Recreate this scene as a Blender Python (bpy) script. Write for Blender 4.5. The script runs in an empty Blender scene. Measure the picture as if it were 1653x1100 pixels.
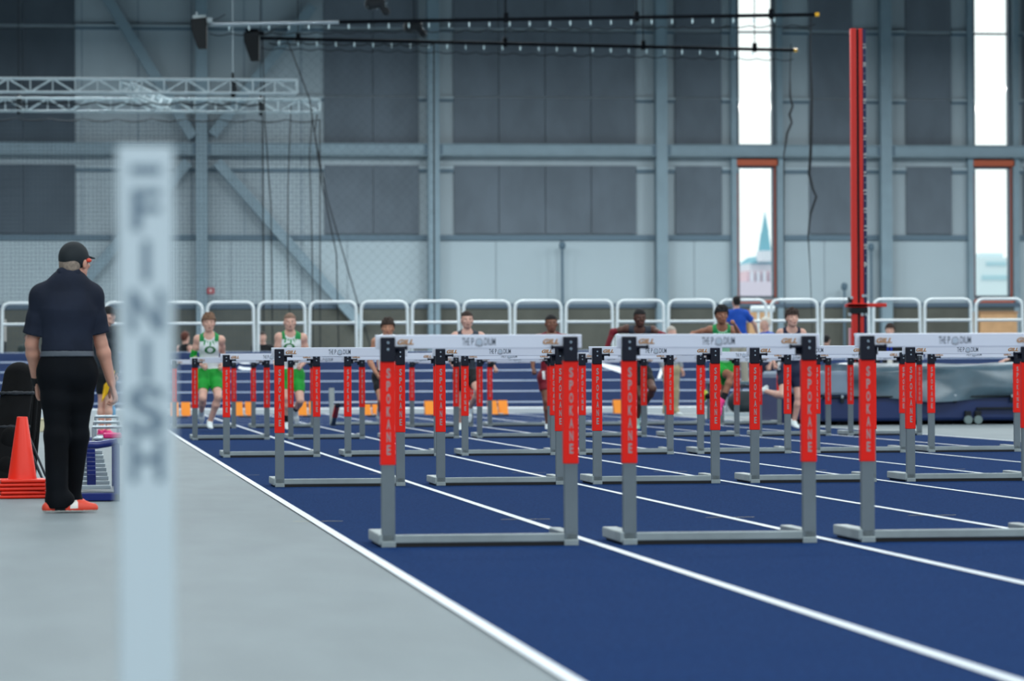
import bpy, bmesh, math, random
import numpy as np
from mathutils import Vector, Matrix
from mathutils.bvhtree import BVHTree

# ---------------------------------------------------------------- camera, world, lamps, exposure
SC = bpy.context.scene
COL = SC.collection
F_PX, YAW, PIT, ROLL, CAM_H = 5640.0, .12525, .00837, -.0045, .885
_c, _s, _cp, _sp, _cr, _sr = math.cos(YAW), math.sin(YAW), math.cos(PIT), math.sin(PIT), math.cos(ROLL), math.sin(ROLL)
R0 = Vector((_c, -_s, 0)); FW = Vector((_s * _cp, _c * _cp, _sp)); U0 = R0.cross(FW)
RT = R0 * _cr + U0 * _sr; UP = U0 * _cr - R0 * _sr
cam = bpy.data.cameras.new('camera'); camo = bpy.data.objects.new('camera', cam); COL.objects.link(camo)
camo.matrix_world = Matrix(((RT.x, UP.x, -FW.x, 0), (RT.y, UP.y, -FW.y, 0), (RT.z, UP.z, -FW.z, CAM_H), (0, 0, 0, 1)))
cam.sensor_width = 36; cam.lens = F_PX / 1653 * 36; cam.clip_start = .1; cam.clip_end = 2000
cam.dof.use_dof = True; cam.dof.focus_distance = 27.0; cam.dof.aperture_fstop = 3.4
SC.camera = camo
w = bpy.data.worlds.new('world'); SC.world = w; w.use_nodes = True
bg = w.node_tree.nodes['Background']; bg.inputs[0].default_value = (.93, 1.0, 1.0, 1); bg.inputs[1].default_value = 1.35
SC.view_settings.view_transform = 'Standard'; SC.view_settings.look = 'None'
SC.view_settings.exposure = 0.0; SC.view_settings.gamma = 1; SC.view_settings.use_curve_mapping = False
# unseen high-bay lamps of the hall, hung under the roof well above the frame
for _x in (-8, 1, 10, 19, 28, 37):
    for _y in (-12, 2, 16, 30, 44, 58, 72, 88, 98):
        l = bpy.data.lights.new('unseen_high_bay_lamp', 'AREA'); l.shape = 'RECTANGLE'; l.size = 3.0; l.size_y = 1.4
        l.energy = 560 * (2.9 if _y > 80 else 2.8 if _y < 0 else 1.3 if _y < 10 else 1); l.color = (.905, .98, 1.0)  # end rows boosted as added fill for front faces and back wall
        o = bpy.data.objects.new('unseen_high_bay_lamp', l); COL.objects.link(o); o.location = (_x, _y, 11.8)

def ray(px, py):
    return RT * ((px - 826.5) / F_PX) - UP * ((py - 550) / F_PX) + FW
def at(px, py, Y):                       # the place seen at a pixel of the 1653x1100 frame, at distance Y down the hall
    r = ray(px, py); k = Y / r.y
    return Vector((r.x * k, Y, r.z * k + CAM_H))
def dep(u, z, D):                        # a place u to the right and D ahead of the camera at height z
    return Vector((R0.x * u + _s * D, R0.y * u + _c * D, z))
def depat(px, py, D):
    r = ray(px, py); k = D / (r.x * _s + r.y * _c)
    return Vector((r.x * k, r.y * k, r.z * k + CAM_H))

# ---------------------------------------------------------------- materials
def srgb(r, g, b):
    f = lambda v: (v / 255 / 12.92) if v <= 10 else ((v / 255 + .055) / 1.055) ** 2.4
    return (f(r), f(g), f(b))
MATS = {}
def mat(name, rgb, rough=.6, metal=0, noise=0, scale=8, bump=0, stretch=None, spec=.5, rgb2=None, detail=3):
    if name in MATS: return MATS[name]
    m = bpy.data.materials.new(name); m.use_nodes = True; nt = m.node_tree; b = nt.nodes['Principled BSDF']
    c = srgb(*rgb); b.inputs['Base Color'].default_value = (*c, 1)
    b.inputs['Roughness'].default_value = rough; b.inputs['Metallic'].default_value = metal
    b.inputs['Specular IOR Level'].default_value = spec
    if noise or rgb2 or bump:
        tc = nt.nodes.new('ShaderNodeTexCoord'); mp = nt.nodes.new('ShaderNodeMapping')
        nz = nt.nodes.new('ShaderNodeTexNoise'); nz.inputs['Scale'].default_value = scale; nz.inputs['Detail'].default_value = detail
        if stretch: mp.inputs['Scale'].default_value = stretch
        nt.links.new(tc.outputs['Object'], mp.inputs[0]); nt.links.new(mp.outputs[0], nz.inputs['Vector'])
        if noise or rgb2:
            cr = nt.nodes.new('ShaderNodeValToRGB')
            c2 = srgb(*rgb2) if rgb2 else tuple(v * (1 + noise) for v in c)
            c1 = c if rgb2 else tuple(v * (1 - noise) for v in c)
            cr.color_ramp.elements[0].color = (*c1, 1); cr.color_ramp.elements[1].color = (*c2, 1)
            cr.color_ramp.elements[0].position = .35; cr.color_ramp.elements[1].position = .65
            nt.links.new(nz.outputs[0], cr.inputs[0]); nt.links.new(cr.outputs[0], b.inputs['Base Color'])
        if bump:
            bp = nt.nodes.new('ShaderNodeBump'); bp.inputs['Strength'].default_value = bump; bp.inputs['Distance'].default_value = .01
            nt.links.new(nz.outputs[0], bp.inputs['Height']); nt.links.new(bp.outputs[0], b.inputs['Normal'])
    MATS[name] = m
    return m

# ---------------------------------------------------------------- mesh collector
class MB:
    def __init__(s): s.v = []; s.f = []; s.m = []; s.sm = []
    def add(s, vs, fs, mi=0, smooth=False):
        n = len(s.v); s.v += [tuple(v) for v in vs]
        s.f += [tuple(i + n for i in f) for f in fs]; s.m += [mi] * len(fs); s.sm += [smooth] * len(fs); return s
    def box(s, a, b, mi=0, bev=0, M=None):
        x0, y0, z0 = (min(a[i], b[i]) for i in range(3)); x1, y1, z1 = (max(a[i], b[i]) for i in range(3))
        bm = bmesh.new(); bmesh.ops.create_cube(bm, size=1)
        for v in bm.verts: v.co = Vector(((x0 + x1) / 2 + v.co.x * (x1 - x0), (y0 + y1) / 2 + v.co.y * (y1 - y0), (z0 + z1) / 2 + v.co.z * (z1 - z0)))
        if bev: bmesh.ops.bevel(bm, geom=bm.edges[:], offset=bev, segments=2, affect='EDGES', profile=.5)
        if M is not None: bm.transform(M)
        bm.verts.index_update(); s.add([v.co.copy() for v in bm.verts], [[v.index for v in f.verts] for f in bm.faces], mi); bm.free(); return s
    def tube(s, pts, r, n=8, mi=0, closed=False, cap=True):
        pts = [Vector(p) for p in pts]; rs = r if isinstance(r, (list, tuple)) else [r] * len(pts)
        vs = []; fs = []; up = None; L = len(pts)
        for i, p in enumerate(pts):
            if closed: d = pts[(i + 1) % L] - pts[i - 1]
            else: d = pts[min(i + 1, L - 1)] - pts[max(i - 1, 0)]
            d.normalize()
            if up is None: up = Vector((0, 0, 1)) if abs(d.z) < .9 else Vector((1, 0, 0))
            a = d.cross(up).normalized(); up = a.cross(d).normalized()
            for k in range(n):
                t = 2 * math.pi * k / n; vs.append(p + (a * math.cos(t) + up * math.sin(t)) * rs[i])
        for i in range(L if closed else L - 1):
            j = (i + 1) % L
            for k in range(n): fs.append((i * n + k, i * n + (k + 1) % n, j * n + (k + 1) % n, j * n + k))
        s.add(vs, fs, mi, n > 5)
        if cap and not closed:
            s.add([vs[k] for k in range(n)], [tuple(range(n))], mi); s.add([vs[(L - 1) * n + k] for k in range(n)], [tuple(reversed(range(n)))], mi)
        return s
    def bar(s, a, b, wx, wy, mi=0, upv=(0, 0, 1)):
        a = Vector(a); b = Vector(b); d = (b - a); L = d.length; d.normalize(); u = Vector(upv)
        if abs(d.dot(u)) > .95: u = Vector((0, 1, 0))
        x = d.cross(u).normalized(); y = x.cross(d).normalized()
        M = Matrix(((x.x, y.x, d.x, a.x), (x.y, y.y, d.y, a.y), (x.z, y.z, d.z, a.z), (0, 0, 0, 1)))
        return s.box((-wx / 2, -wy / 2, 0), (wx / 2, wy / 2, L), mi, 0, M)
    def lathe(s, prof, n=24, c=(0, 0, 0), mi=0, smooth=True):
        vs = [(c[0] + r * math.cos(2 * math.pi * k / n), c[1] + r * math.sin(2 * math.pi * k / n), c[2] + z) for r, z in prof for k in range(n)]
        fs = [(i * n + k, i * n + (k + 1) % n, (i + 1) * n + (k + 1) % n, (i + 1) * n + k) for i in range(len(prof) - 1) for k in range(n)]
        return s.add(vs, fs, mi, smooth)
    def prism(s, poly, y0, y1, mi=0, ax='y'):      # polygon in x,z extruded along y
        n = len(poly); f = (lambda p, t: (p[0], t, p[1])) if ax == 'y' else (lambda p, t: (t, p[0], p[1]))
        if ax == 'z': f = lambda p, t: (p[0], p[1], t)
        vs = [f(p, y0) for p in poly] + [f(p, y1) for p in poly]
        fs = [tuple(range(n)), tuple(range(2 * n - 1, n - 1, -1))] + [(i, i + n, (i + 1) % n + n, (i + 1) % n) for i in range(n)]
        return s.add(vs, fs, mi)
    def build(s, name, mats, parent=None, fix=True):
        me = bpy.data.meshes.new(name); me.from_pydata(s.v, [], s.f)
        for m in (mats if isinstance(mats, (list, tuple)) else [mats]): me.materials.append(m)
        me.polygons.foreach_set('material_index', s.m); me.polygons.foreach_set('use_smooth', s.sm)
        if fix:
            bm = bmesh.new(); bm.from_mesh(me); bmesh.ops.recalc_face_normals(bm, faces=bm.faces[:]); bm.to_mesh(me); bm.free()
        me.update(); o = bpy.data.objects.new(name, me); COL.objects.link(o)
        if parent is not None: o.parent = parent
        return o
def thing(name, label, cat, loc=(0, 0, 0), rz=0, group=None):
    o = bpy.data.objects.new(name, None); COL.objects.link(o); o.location = loc; o.rotation_euler = (0, 0, rz)
    o.empty_display_size = .1; return tag(o, label, cat, group)
def tag(o, label, cat, group=None, kind=None):
    o['label'] = label; o['category'] = cat
    if group: o['group'] = group
    if kind: o['kind'] = kind
    return o
def struct(o): o['kind'] = 'structure'; return o
def copy_tree(o, parent=None):
    c = o.copy(); COL.objects.link(c); c.parent = parent
    for ch in list(o.children): copy_tree(ch, c)
    return c
ORD = ['first', 'second', 'third', 'fourth', 'fifth', 'sixth', 'seventh', 'eighth', 'ninth', 'tenth', 'eleventh', 'twelfth',
       'thirteenth', 'fourteenth', 'fifteenth', 'sixteenth', 'seventeenth', 'eighteenth', 'nineteenth', 'twentieth', 'twenty-first',
       'twenty-second', 'twenty-third', 'twenty-fourth', 'twenty-fifth']
_txt = {}
def text_vf(body, bold=0.0, ext=.002):
    k = (body, bold, ext)
    if k not in _txt:
        cu = bpy.data.curves.new('t', 'FONT'); cu.body = body; cu.size = 1; cu.offset = bold; cu.resolution_u = 4
        o = bpy.data.objects.new('t', cu); COL.objects.link(o)
        dg = bpy.context.evaluated_depsgraph_get(); me = bpy.data.meshes.new_from_object(o.evaluated_get(dg))
        vs = [tuple(v.co[:2]) for v in me.vertices]; fs = [tuple(p.vertices) for p in me.polygons]
        bpy.data.objects.remove(o); bpy.data.curves.remove(cu); bpy.data.meshes.remove(me)
        _txt[k] = (vs, fs)
    return _txt[k]
def text(mb, body, x, z, wd, ht, y, mi=0, bold=0.0, shear=0, conv=None):
    """lettering standing in the x,z plane, centred at x,z, facing -y"""
    vs, fs = text_vf(body, bold); xs = [v[0] for v in vs]; zs = [v[1] for v in vs]
    x0, x1, z0, z1 = min(xs), max(xs), min(zs), max(zs); out = []
    for a, b in vs:
        u = ((a - x0) / (x1 - x0) - .5) * wd; t = ((b - z0) / (z1 - z0) - .5) * ht; u += shear * t
        out.append((x + u, y, z + t) if conv is None else conv(x + u, z + t))
    mb.add(out, fs, mi)
# ================================================================ floor and track
M_floor = mat('grey_sport_floor', (127, 138, 143), .62, spec=.15, noise=.05, scale=3, stretch=(1, .25, 1), bump=.05, detail=6)
def speckle(name, rgb, rgb2, sc):
    m = mat(name, rgb, .95, rgb2=rgb2, scale=sc, bump=.35, detail=2, spec=.03); nt = m.node_tree
    return m
M_track = speckle('navy_track_rubber', (16, 41, 82), (26, 57, 104), 60)
M_line = mat('white_line_paint', (228, 236, 244), .6, noise=.03, scale=5)
M_mark = mat('yellow_mark_tape', (170, 165, 120), .6)
fl = struct(MB().box((-60, -25, -.3), (80, 115.0, 0)).build('floor', M_floor))
X0 = 1.40; LW = 1.22
tr = MB().add([(X0, -12, .004), (X0 + 8 * LW, -12, .004), (X0 + 8 * LW, 71, .004), (X0, 71, .004)], [(0, 1, 2, 3)]).build('running_track', M_track, fl)
def strip(x0, x1, y0, y1, z): return [(x0, y0, z), (x1, y0, z), (x1, y1, z), (x0, y1, z)]
for k in range(9):
    x = X0 + k * LW
    MB().add(strip(x - .025, x + .025, -12, 70.8, .008), [(0, 1, 2, 3)]).build('lane_line', M_line, tr)
mk = MB()
for k in range(0, 8):
    for y in (20.33, 29.5):
        x = X0 + k * LW
        for a, b in ((-.13, -.035), (.035, .16)): mk.add(strip(x + a, x + b, y - .012, y + .012, .008), [(0, 1, 2, 3)])
mk.build('hurdle_spot_mark', M_mark, tr)
st = MB(); st.add(strip(X0 + .03, X0 + 8 * LW - .03, 67.7, 67.75, .008), [(0, 1, 2, 3)]).build('start_line', M_line, tr)
# painted lines of the oval that cross the straight near the start
ol = MB()
for y in (56.5, 60.2, 63.6):
    ol.add([(X0 + .1, y + 1.6, .009), (X0 + .1, y + 1.68, .009), (11.1, y - 1.9, .009), (11.1, y - 1.98, .009)], [(0, 1, 2, 3)])
ol.build('curve_line', M_line, tr)

# ================================================================ back wall (X,Z at Y = 115.5)
YW = 115.5
M_pan = mat('light_metal_panel', (154, 168, 176), .55, noise=.04, scale=.5, stretch=(3, 1, .6))
M_panl = mat('pale_wall_panel', (166, 182, 190), .55, noise=.03, scale=.4)
M_aco = mat('grey_acoustic_panel', (100, 110, 120), .9, noise=.10, scale=1.2, stretch=(1, 1, .5), bump=.1, detail=5)
M_acod = mat('dark_acoustic_panel', (76, 86, 96), .9, noise=.10, scale=1.2, stretch=(1, 1, .5))
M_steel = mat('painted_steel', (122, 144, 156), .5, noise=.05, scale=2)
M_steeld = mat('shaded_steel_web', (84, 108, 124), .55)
M_seam = mat('panel_seam', (108, 126, 140), .6)
M_conc = mat('concrete_base', (84, 86, 80), .85, noise=.10, scale=1.5)
M_orange = mat('orange_window_trim', (176, 80, 46), .6)
M_frame = mat('window_frame_grey', (70, 90, 108), .5)
def X(px): return at(px, 560, YW).x
def Z(py): return at(826, py, YW).z
zb, zt = 0, 15.5
w1l, w1r, w2l, w2r = X(1192), X(1250), X(1573), X(1631)
zc = Z(497); zs = Z(481); zh1, zh0 = Z(268), Z(234)
wl = MB()
for a, b in ((-50, w1l), (w1r, w2l), (w2r, 80)): wl.box((a, YW, zc), (b, YW + .35, zt), 1 if False else 0)
for a, b in ((w1l, w1r), (w2l, w2r)):
    wl.box((a, YW, zc), (b, YW + .35, zs)); wl.box((a, YW, zh1), (b, YW + .35, zh0))
wb = struct(wl.build('wall_back', M_pan))
MB().box((-16, YW - .25, 0), (46, YW + .35, zc)).build('concrete_base', M_conc, wb)
MB().box((-50, YW - .33, zc - .02), (80, YW - .25, zc + .13)).build('base_ledge', M_frame, wb)
# pale panels of the lowest course
zl0, zl1 = zc + .13, Z(388)
lo = MB()
for a, b in ((X(-60), X(126)), (X(128), X(196)), (X(275), X(372)), (X(374), X(487)), (X(489), X(560)), (X(562), X(690)), (X(708), X(800)), (X(802), X(905)), (X(907), X(1056)),
             (X(1078), X(1120)), (X(1122), X(1180)), (X(1262), X(1330)), (X(1332), X(1420)), (X(1440), X(1562)), (X(1642), X(1720))):
    lo.box((a, YW - .03, zl0), (b, YW, zl1))
lo.build('lower_panel', M_panl, wb)
# grey acoustic panels, two tiers between the columns; each panel run is several seamed sheets
def aco(xs, z0, z1, m=M_aco):
    for a, b in zip(xs[:-1], xs[1:]):
        MB().box((X(a) + .01, YW - .10, z0), (X(b) - .01, YW - .001, z1), 0, .01).build('acoustic_panel', m, wb)
tiers = ((Z(378), Z(268)), (Z(232), Z(158)), (Z(156), Z(52)), (Z(46), 15.2))
for i, (z0, z1) in enumerate(tiers):
    aco([-60, 38, 123], z0, z1, M_acod); aco([524, 603, 677], z0, z1); aco([733, 806, 881, 955, 1028], z0, z1)
    aco([1090, 1166], z0, z1); aco([1307, 1377], z0, z1); aco([1463, 1537], z0, z1); aco([1652, 1730], z0, z1)
# girts behind the columns: seen between the panels
for y, h in ((160, 5), (273, 6), (48, 5)):
    g = MB()
    for a, b in ((123, 317), (333, 524), (677, 690), (708, 733), (1028, 1056), (1078, 1090), (1166, 1192), (1262, 1307), (1377, 1420), (1440, 1463), (1537, 1573), (1642, 1652)):
        g.box((X(a), YW - .12, Z(y + h)), (X(b), YW, Z(y + 1)), 0); g.box((X(a), YW - .15, Z(y + .5)), (X(b), YW, Z(y - 3)), 1)
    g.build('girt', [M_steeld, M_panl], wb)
g = MB()
for a, b in ((-60, 1180), (1262, 1562), (1642, 1730)): g.box((X(a), YW - .16, Z(388)), (X(b), YW, Z(380)))
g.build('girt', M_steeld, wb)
# vertical seams of the light panels and a thin conduit
sm = MB()
for x in (133, 224, 310, 395, 424, 487): sm.box((X(x), YW - .012, zc + .2), (X(x) + .03, YW, 15.2))
sm.build('panel_seam', M_seam, wb)
# main beam: wide-flange section on the inner face of the columns
bz0, bz1 = Z(253), Z(235)
cols = [4.24 - 7.645 * 1, 4.24, 11.885, 19.53, 27.175, 34.82]
bm_ = MB()
for i in range(len(cols) - 1):
    a, b = cols[i] + .21, cols[i + 1] - .21
    bm_.box((a, YW - .55, bz0 + .02), (b, YW - .53, bz1 - .02), 0)
    bm_.box((a, YW - .62, bz0 - .02), (b, YW - .28, bz0 + .01), 1); bm_.box((a, YW - .62, bz1 - .01), (b, YW - .28, bz1 + .02), 1)
tb = struct(bm_.build('trim_1', [M_steel, M_steel]))
for i, x in enumerate(cols):
    c = MB(); c.box((x - .19, YW - .66, 0), (x + .19, YW - .62, zt)); c.box((x - .19, YW - .30, 0), (x + .19, YW - .27, zt)); c.box((x - .015, YW - .62, 0), (x + .015, YW - .30, zt))
    c.box((x - .3, YW - .60, bz0), (x + .3, YW - .57, bz1), 1)
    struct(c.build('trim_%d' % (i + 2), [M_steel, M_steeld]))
# diagonal braces of the bay round the second column
def brace(a, b, n, wd=.30):
    p = at(a[0], a[1], YW - .6); q = at(b[0], b[1], YW - .6)
    struct(MB().bar(p, q, .12, wd, 0, (0, 1, 0)).build('trim_%d' % n, M_steel))
    return MB()
def gusset(px, py, n): pass
for n, (a, b) in enumerate((((168, -10), (311, 222)), ((343, 218), (505, 10)), ((350, 262), (585, 528)), ((303, 262), (98, 500)))):
    p = at(a[0], a[1], YW - .45); q = at(b[0], b[1], YW - .45)
    d = (q - p).normalized(); nrm = Vector((-d.z, 0, d.x)) * .165
    m = MB(); vs = []
    for yy in (YW - .66, YW - .36):
        for pt in (p - nrm, q - nrm, q + nrm, p + nrm): vs.append((pt.x, yy, pt.z))
    m.add(vs, [(0, 1, 2, 3), (4, 5, 6, 7), (0, 1, 5, 4), (1, 2, 6, 5), (2, 3, 7, 6), (3, 0, 4, 7)])
    struct(m.build('trim_%d' % (n + 10), M_steel))
# windows
M_glass = bpy.data.materials.new('window_glass'); M_glass.use_nodes = True
nt = M_glass.node_tree; nt.nodes.remove(nt.nodes['Principled BSDF'])
tn = nt.nodes.new('ShaderNodeBsdfTransparent'); gn = nt.nodes.new('ShaderNodeBsdfGlossy'); mx = nt.nodes.new('ShaderNodeMixShader')
gn.inputs['Roughness'].default_value = .05; mx.inputs[0].default_value = .06; tn.inputs[0].default_value = (.97, 1, .99, 1)
nt.links.new(tn.outputs[0], mx.inputs[1]); nt.links.new(gn.outputs[0], mx.inputs[2]); nt.links.new(mx.outputs[0], nt.nodes['Material Output'].inputs[0])
wn = 0
for (a, b) in ((w1l, w1r), (w2l, w2r)):
    for (z0, z1) in ((zs, zh1), (zh0, 15.3)):
        wn += 1; f = .045
        m = MB(); m.box((a - .0, YW - .08, z0), (a + f, YW + .2, z1)); m.box((b - f, YW - .08, z0), (b, YW + .2, z1)); m.box((a, YW - .08, z0), (b, YW + .2, z0 + f)); m.box((a, YW - .08, z1 - f), (b, YW + .2, z1))
        if z1 > 14:
            zm = Z(50); m.box((a, YW - .05, zm), (b, YW + .15, zm + .05))
        else:
            m.box((a, YW - .05, Z(271)), (b, YW + .15, Z(270)))
        wo = struct(m.build('window_%d' % wn, M_frame))
        MB().add([(a, YW + .05, z0), (b, YW + .05, z0), (b, YW + .05, z1), (a, YW + .05, z1)], [(0, 1, 2, 3)]).build('pane', M_glass, wo)
        if z1 < 14:
            MB().box((a - .08, YW - .30, zh1 + .02), (b + .12, YW - .02, Z(257))).build('lintel', M_orange, wo)
            MB().box((a - .08, YW - .30, Z(495)), (b + .12, YW - .02, Z(486))).build('sill', M_orange, wo)
            j = MB(); j.box((a - .05, YW - .06, z0), (a + .0, YW - .09, z1)); j.box((b - .0, YW - .06, z0), (b + .05, YW - .09, z1)); j.build('jamb', M_orange, wo)
    for k, (p, q) in enumerate(((a - .26, a - .07), (b + .07, b + .27))):
        struct(MB().box((p, YW - .30, 0), (q, YW - .02, zt)).build('trim_%d' % (20 + wn * 2 + k), M_steel))
M_side = mat('side_wall_panel', (118, 130, 138), .7)
struct(MB().box((-16.4, -24, 0), (-16, 116, 15.5)).build('wall_left', M_side))
struct(MB().box((46, -24, 0), (46.4, 116, 15.5)).build('wall_right', M_side))
struct(MB().box((-16.4, -24.4, 0), (46.4, -24, 15.5)).build('wall_front', M_side))
struct(MB().box((-50, -25, 15.5), (80, 116, 15.9)).build('ceiling', mat('roof_deck', (26, 30, 34), .8)))

# outside: church with a steeple and low blocks, haze put into their pale colours
M_out1 = mat('hazy_render', (215, 222, 232), .9); M_out2 = mat('hazy_rose_brick', (222, 196, 204), .9, noise=.05, scale=.6); M_spire = mat('hazy_copper', (120, 178, 196), .8)
YC = 300.
def C(px, py): p = at(px, py, YC); return p.x, p.z
ch = thing('church', 'far church with a pointed green steeple seen through the left window', 'church', (C(1240, 480)[0], YC, 0))
cx0 = C(1240, 480)[0]
def cpart(name, boxes, m):
    b = MB()
    for (a, c2, t, bt, dy0, dy1) in boxes:
        x_0, z_0 = C(a, bt); x_1, z_1 = C(c2, t); b.box((x_0 - cx0, dy0, z_0), (x_1 - cx0, dy1, z_1))
    return b.build(name, m, ch)
def frus(m, xa, xb, ya, xc, xd, yb, dd):
    (p0, z0), (p1, _) = C(xa, ya), C(xb, ya); (p2, z1), (p3, _) = C(xc, yb), C(xd, yb)
    k = (p1 - p0) / 2; k2 = (p3 - p2) / 2; c = (p0 + p1) / 2 - cx0
    vs = [(c - k, dd - k, z0), (c + k, dd - k, z0), (c + k, dd + k, z0), (c - k, dd + k, z0), (c - k2, dd - k2, z1), (c + k2, dd - k2, z1), (c + k2, dd + k2, z1), (c - k2, dd + k2, z1)]
    m.add(vs, [(0, 1, 5, 4), (1, 2, 6, 5), (2, 3, 7, 6), (3, 0, 4, 7), (4, 5, 6, 7)])
m = MB(); frus(m, 1229, 1247, 405, 1233, 1244, 375, 1); frus(m, 1233, 1244, 375, 1238, 1238.6, 340, 1); m.build('steeple', M_spire, ch)
cpart('belfry', [(1229, 1247, 405, 422, -.2, 2.3)], M_out1)
m = MB(); x_, z_ = C(1219, 425); x2, z2 = C(1238, 411); x3, z3 = C(1262, 425)
m.prism([(x_ - cx0, z_), (x2 - cx0, z2), (x3 - cx0, z3)], 2, 9); m.build('gable_roof', M_spire, ch)
x_, z_ = C(1209, 500); x2, z2 = C(1262, 437)
cpart('nave', [(1219, 1262, 424, 438, 2.2, 9)], M_out1)
cpart('lower_wall', [(1209, 1268, 437, 470, 1, 9)], M_out2)
cpart('pilaster', [(a, a + 5, 438, 455, .6, 1) for a in (1214, 1224, 1234, 1246)], M_out1)
cpart('podium', [(1190, 1275, 455, 620, -1, 12)], mat('hazy_mauve_stone', (214, 206, 222), .9))
YC = 260.; x_, z_ = C(1580, 415)
bo = thing('office_block', 'pale hazy building seen through the right window', 'building', (x_, YC, 0)); cx0 = x_
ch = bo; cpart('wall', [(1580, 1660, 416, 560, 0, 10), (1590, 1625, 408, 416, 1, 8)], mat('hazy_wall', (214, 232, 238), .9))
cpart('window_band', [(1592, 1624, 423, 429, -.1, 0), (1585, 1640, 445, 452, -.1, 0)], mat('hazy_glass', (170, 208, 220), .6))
struct(MB().box((-80, 116, -.5), (160, 420, -.1)).build('ground_outside', mat('outside_ground', (190, 190, 192), .9)))

# ================================================================ banked turn
BI, BO = 71.0, 76.5; HI, HO = 0.0, 1.305
M_bank = mat('blue_bank_rubber', (22, 42, 80), .95, spec=.05, noise=.06, scale=6)
M_bline = mat('bank_line_paint', (118, 138, 166), .6)
def bq(m, u0, u1, t0, t1, dz=0, mi=0):
    D = lambda t: BI + (BO - BI) * t; H = lambda t: HI + (HO - HI) * t + dz
    m.add([dep(u0, H(t0), D(t0)), dep(u1, H(t0), D(t0)), dep(u1, H(t1), D(t1)), dep(u0, H(t1), D(t1))], [(0, 1, 2, 3)], mi)
U0_, U1_ = -16, 18
m = MB(); bq(m, U0_, U1_, 0, 1)
m.add([dep(U0_, HO, BO), dep(U1_, HO, BO), dep(U1_, HO, BO + .5), dep(U0_, HO, BO + .5)], [(0, 1, 2, 3)])
m.add([dep(U0_, HO, BO + .5), dep(U1_, HO, BO + .5), dep(U1_, 0, BO + .5), dep(U0_, 0, BO + .5)], [(0, 1, 2, 3)])
m.add([dep(U0_, 0, BI), dep(U0_, HO, BO), dep(U0_, HO, BO + .5), dep(U0_, 0, BO + .5)], [(0, 1, 2, 3)])
m.add([dep(U1_, 0, BI), dep(U1_, HO, BO), dep(U1_, HO, BO + .5), dep(U1_, 0, BO + .5)], [(0, 1, 2, 3)])
bank = struct(m.build('banked_track', M_bank))
for k in range(1, 7):
    m = MB(); t = k / 6; bq(m, U0_, U1_, t - .009, t + .009 if k < 6 else t, .006); m.build('lane_line', M_bline, bank)
kerb = MB(); kb = [(-16, .0)]
kerb.add([dep(u, z, D) for u in (-16, 5.2) for D, z in ((70.55, 0), (70.6, .11), (70.95, .13), (71.0, 0))], [(0, 1, 5, 4), (1, 2, 6, 5), (2, 3, 7, 6), (0, 1, 2, 3), (4, 5, 6, 7)])
tag(kerb.build('track_kerb', mat('white_kerb', (188, 198, 204), .5)), 'long white kerb along the foot of the banked turn', 'kerb')
# white arrow shapes painted on the bank
m = MB()
def bpt(px, t): p = depat(px, 600, BI + (BO - BI) * t); u = p.dot(R0); return dep(u, HI + (HO - HI) * t + .008, BI + (BO - BI) * t)
m.add([bpt(970, .78), bpt(1005, .70), bpt(1005, .60), bpt(972, .72)], [(0, 1, 2, 3)])
m.add([bpt(1061, .52), bpt(1066, .52), bpt(1075, .78), bpt(1070, .78)], [(0, 1, 2, 3)])
for t_ in (.70, .80): m.add([bpt(384, t_ + .015), bpt(392, t_ - .01), bpt(409, t_ - .01), bpt(409, t_ + .02), bpt(394, t_ + .03), bpt(386, t_ + .05)], [(0, 1, 2, 3, 4, 5)])
m.build('lane_arrow', M_line, bank)

# guard rail hoops
M_rail = mat('white_rail_tube', (236, 246, 248), .4)
SP = 82.75 / F_PX * 76.75; HW = 74.5 / F_PX * 76.75
def hoop():
    t = thing('guard_rail', 'white tubular guard rail hoop', 'guard rail', (0, 0, 0), 0, 'white guard rail hoops along the top of the banked turn')
    Hh = depat(826, 486.5, 76.75).z - HO; r = .16; hw = HW / 2; pts = [(-hw - .015, 0, 0), (-hw, 0, Hh - r)]
    for k in range(1, 6): a = math.pi / 2 * k / 5; pts.append((-hw + r - r * math.cos(a), 0, Hh - r + r * math.sin(a)))
    for k in range(0, 6): a = math.pi / 2 * k / 5; pts.append((hw - r + r * math.sin(a), 0, Hh - r + r * math.cos(a)))
    pts += [(hw + .015, 0, 0)]
    MB().tube(pts, .034, 8).build('hoop', M_rail, t)
    MB().tube([(-hw, 0, Hh * .575), (hw, 0, Hh * .575)], .03, 8).build('mid_rail', M_rail, t)
    
    return t
h0 = hoop(); uc = depat(372, 500, 76.75).dot(R0)
for n, k in enumerate(range(-5, 17)):
    h = h0 if n == 0 else copy_tree(h0)
    h.location = dep(uc + k * SP, HO, 76.75); h.rotation_euler = (0, 0, -YAW)
    h['label'] = 'white tubular guard rail hoop above the banked turn, %s from the left' % ORD[n]
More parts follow.
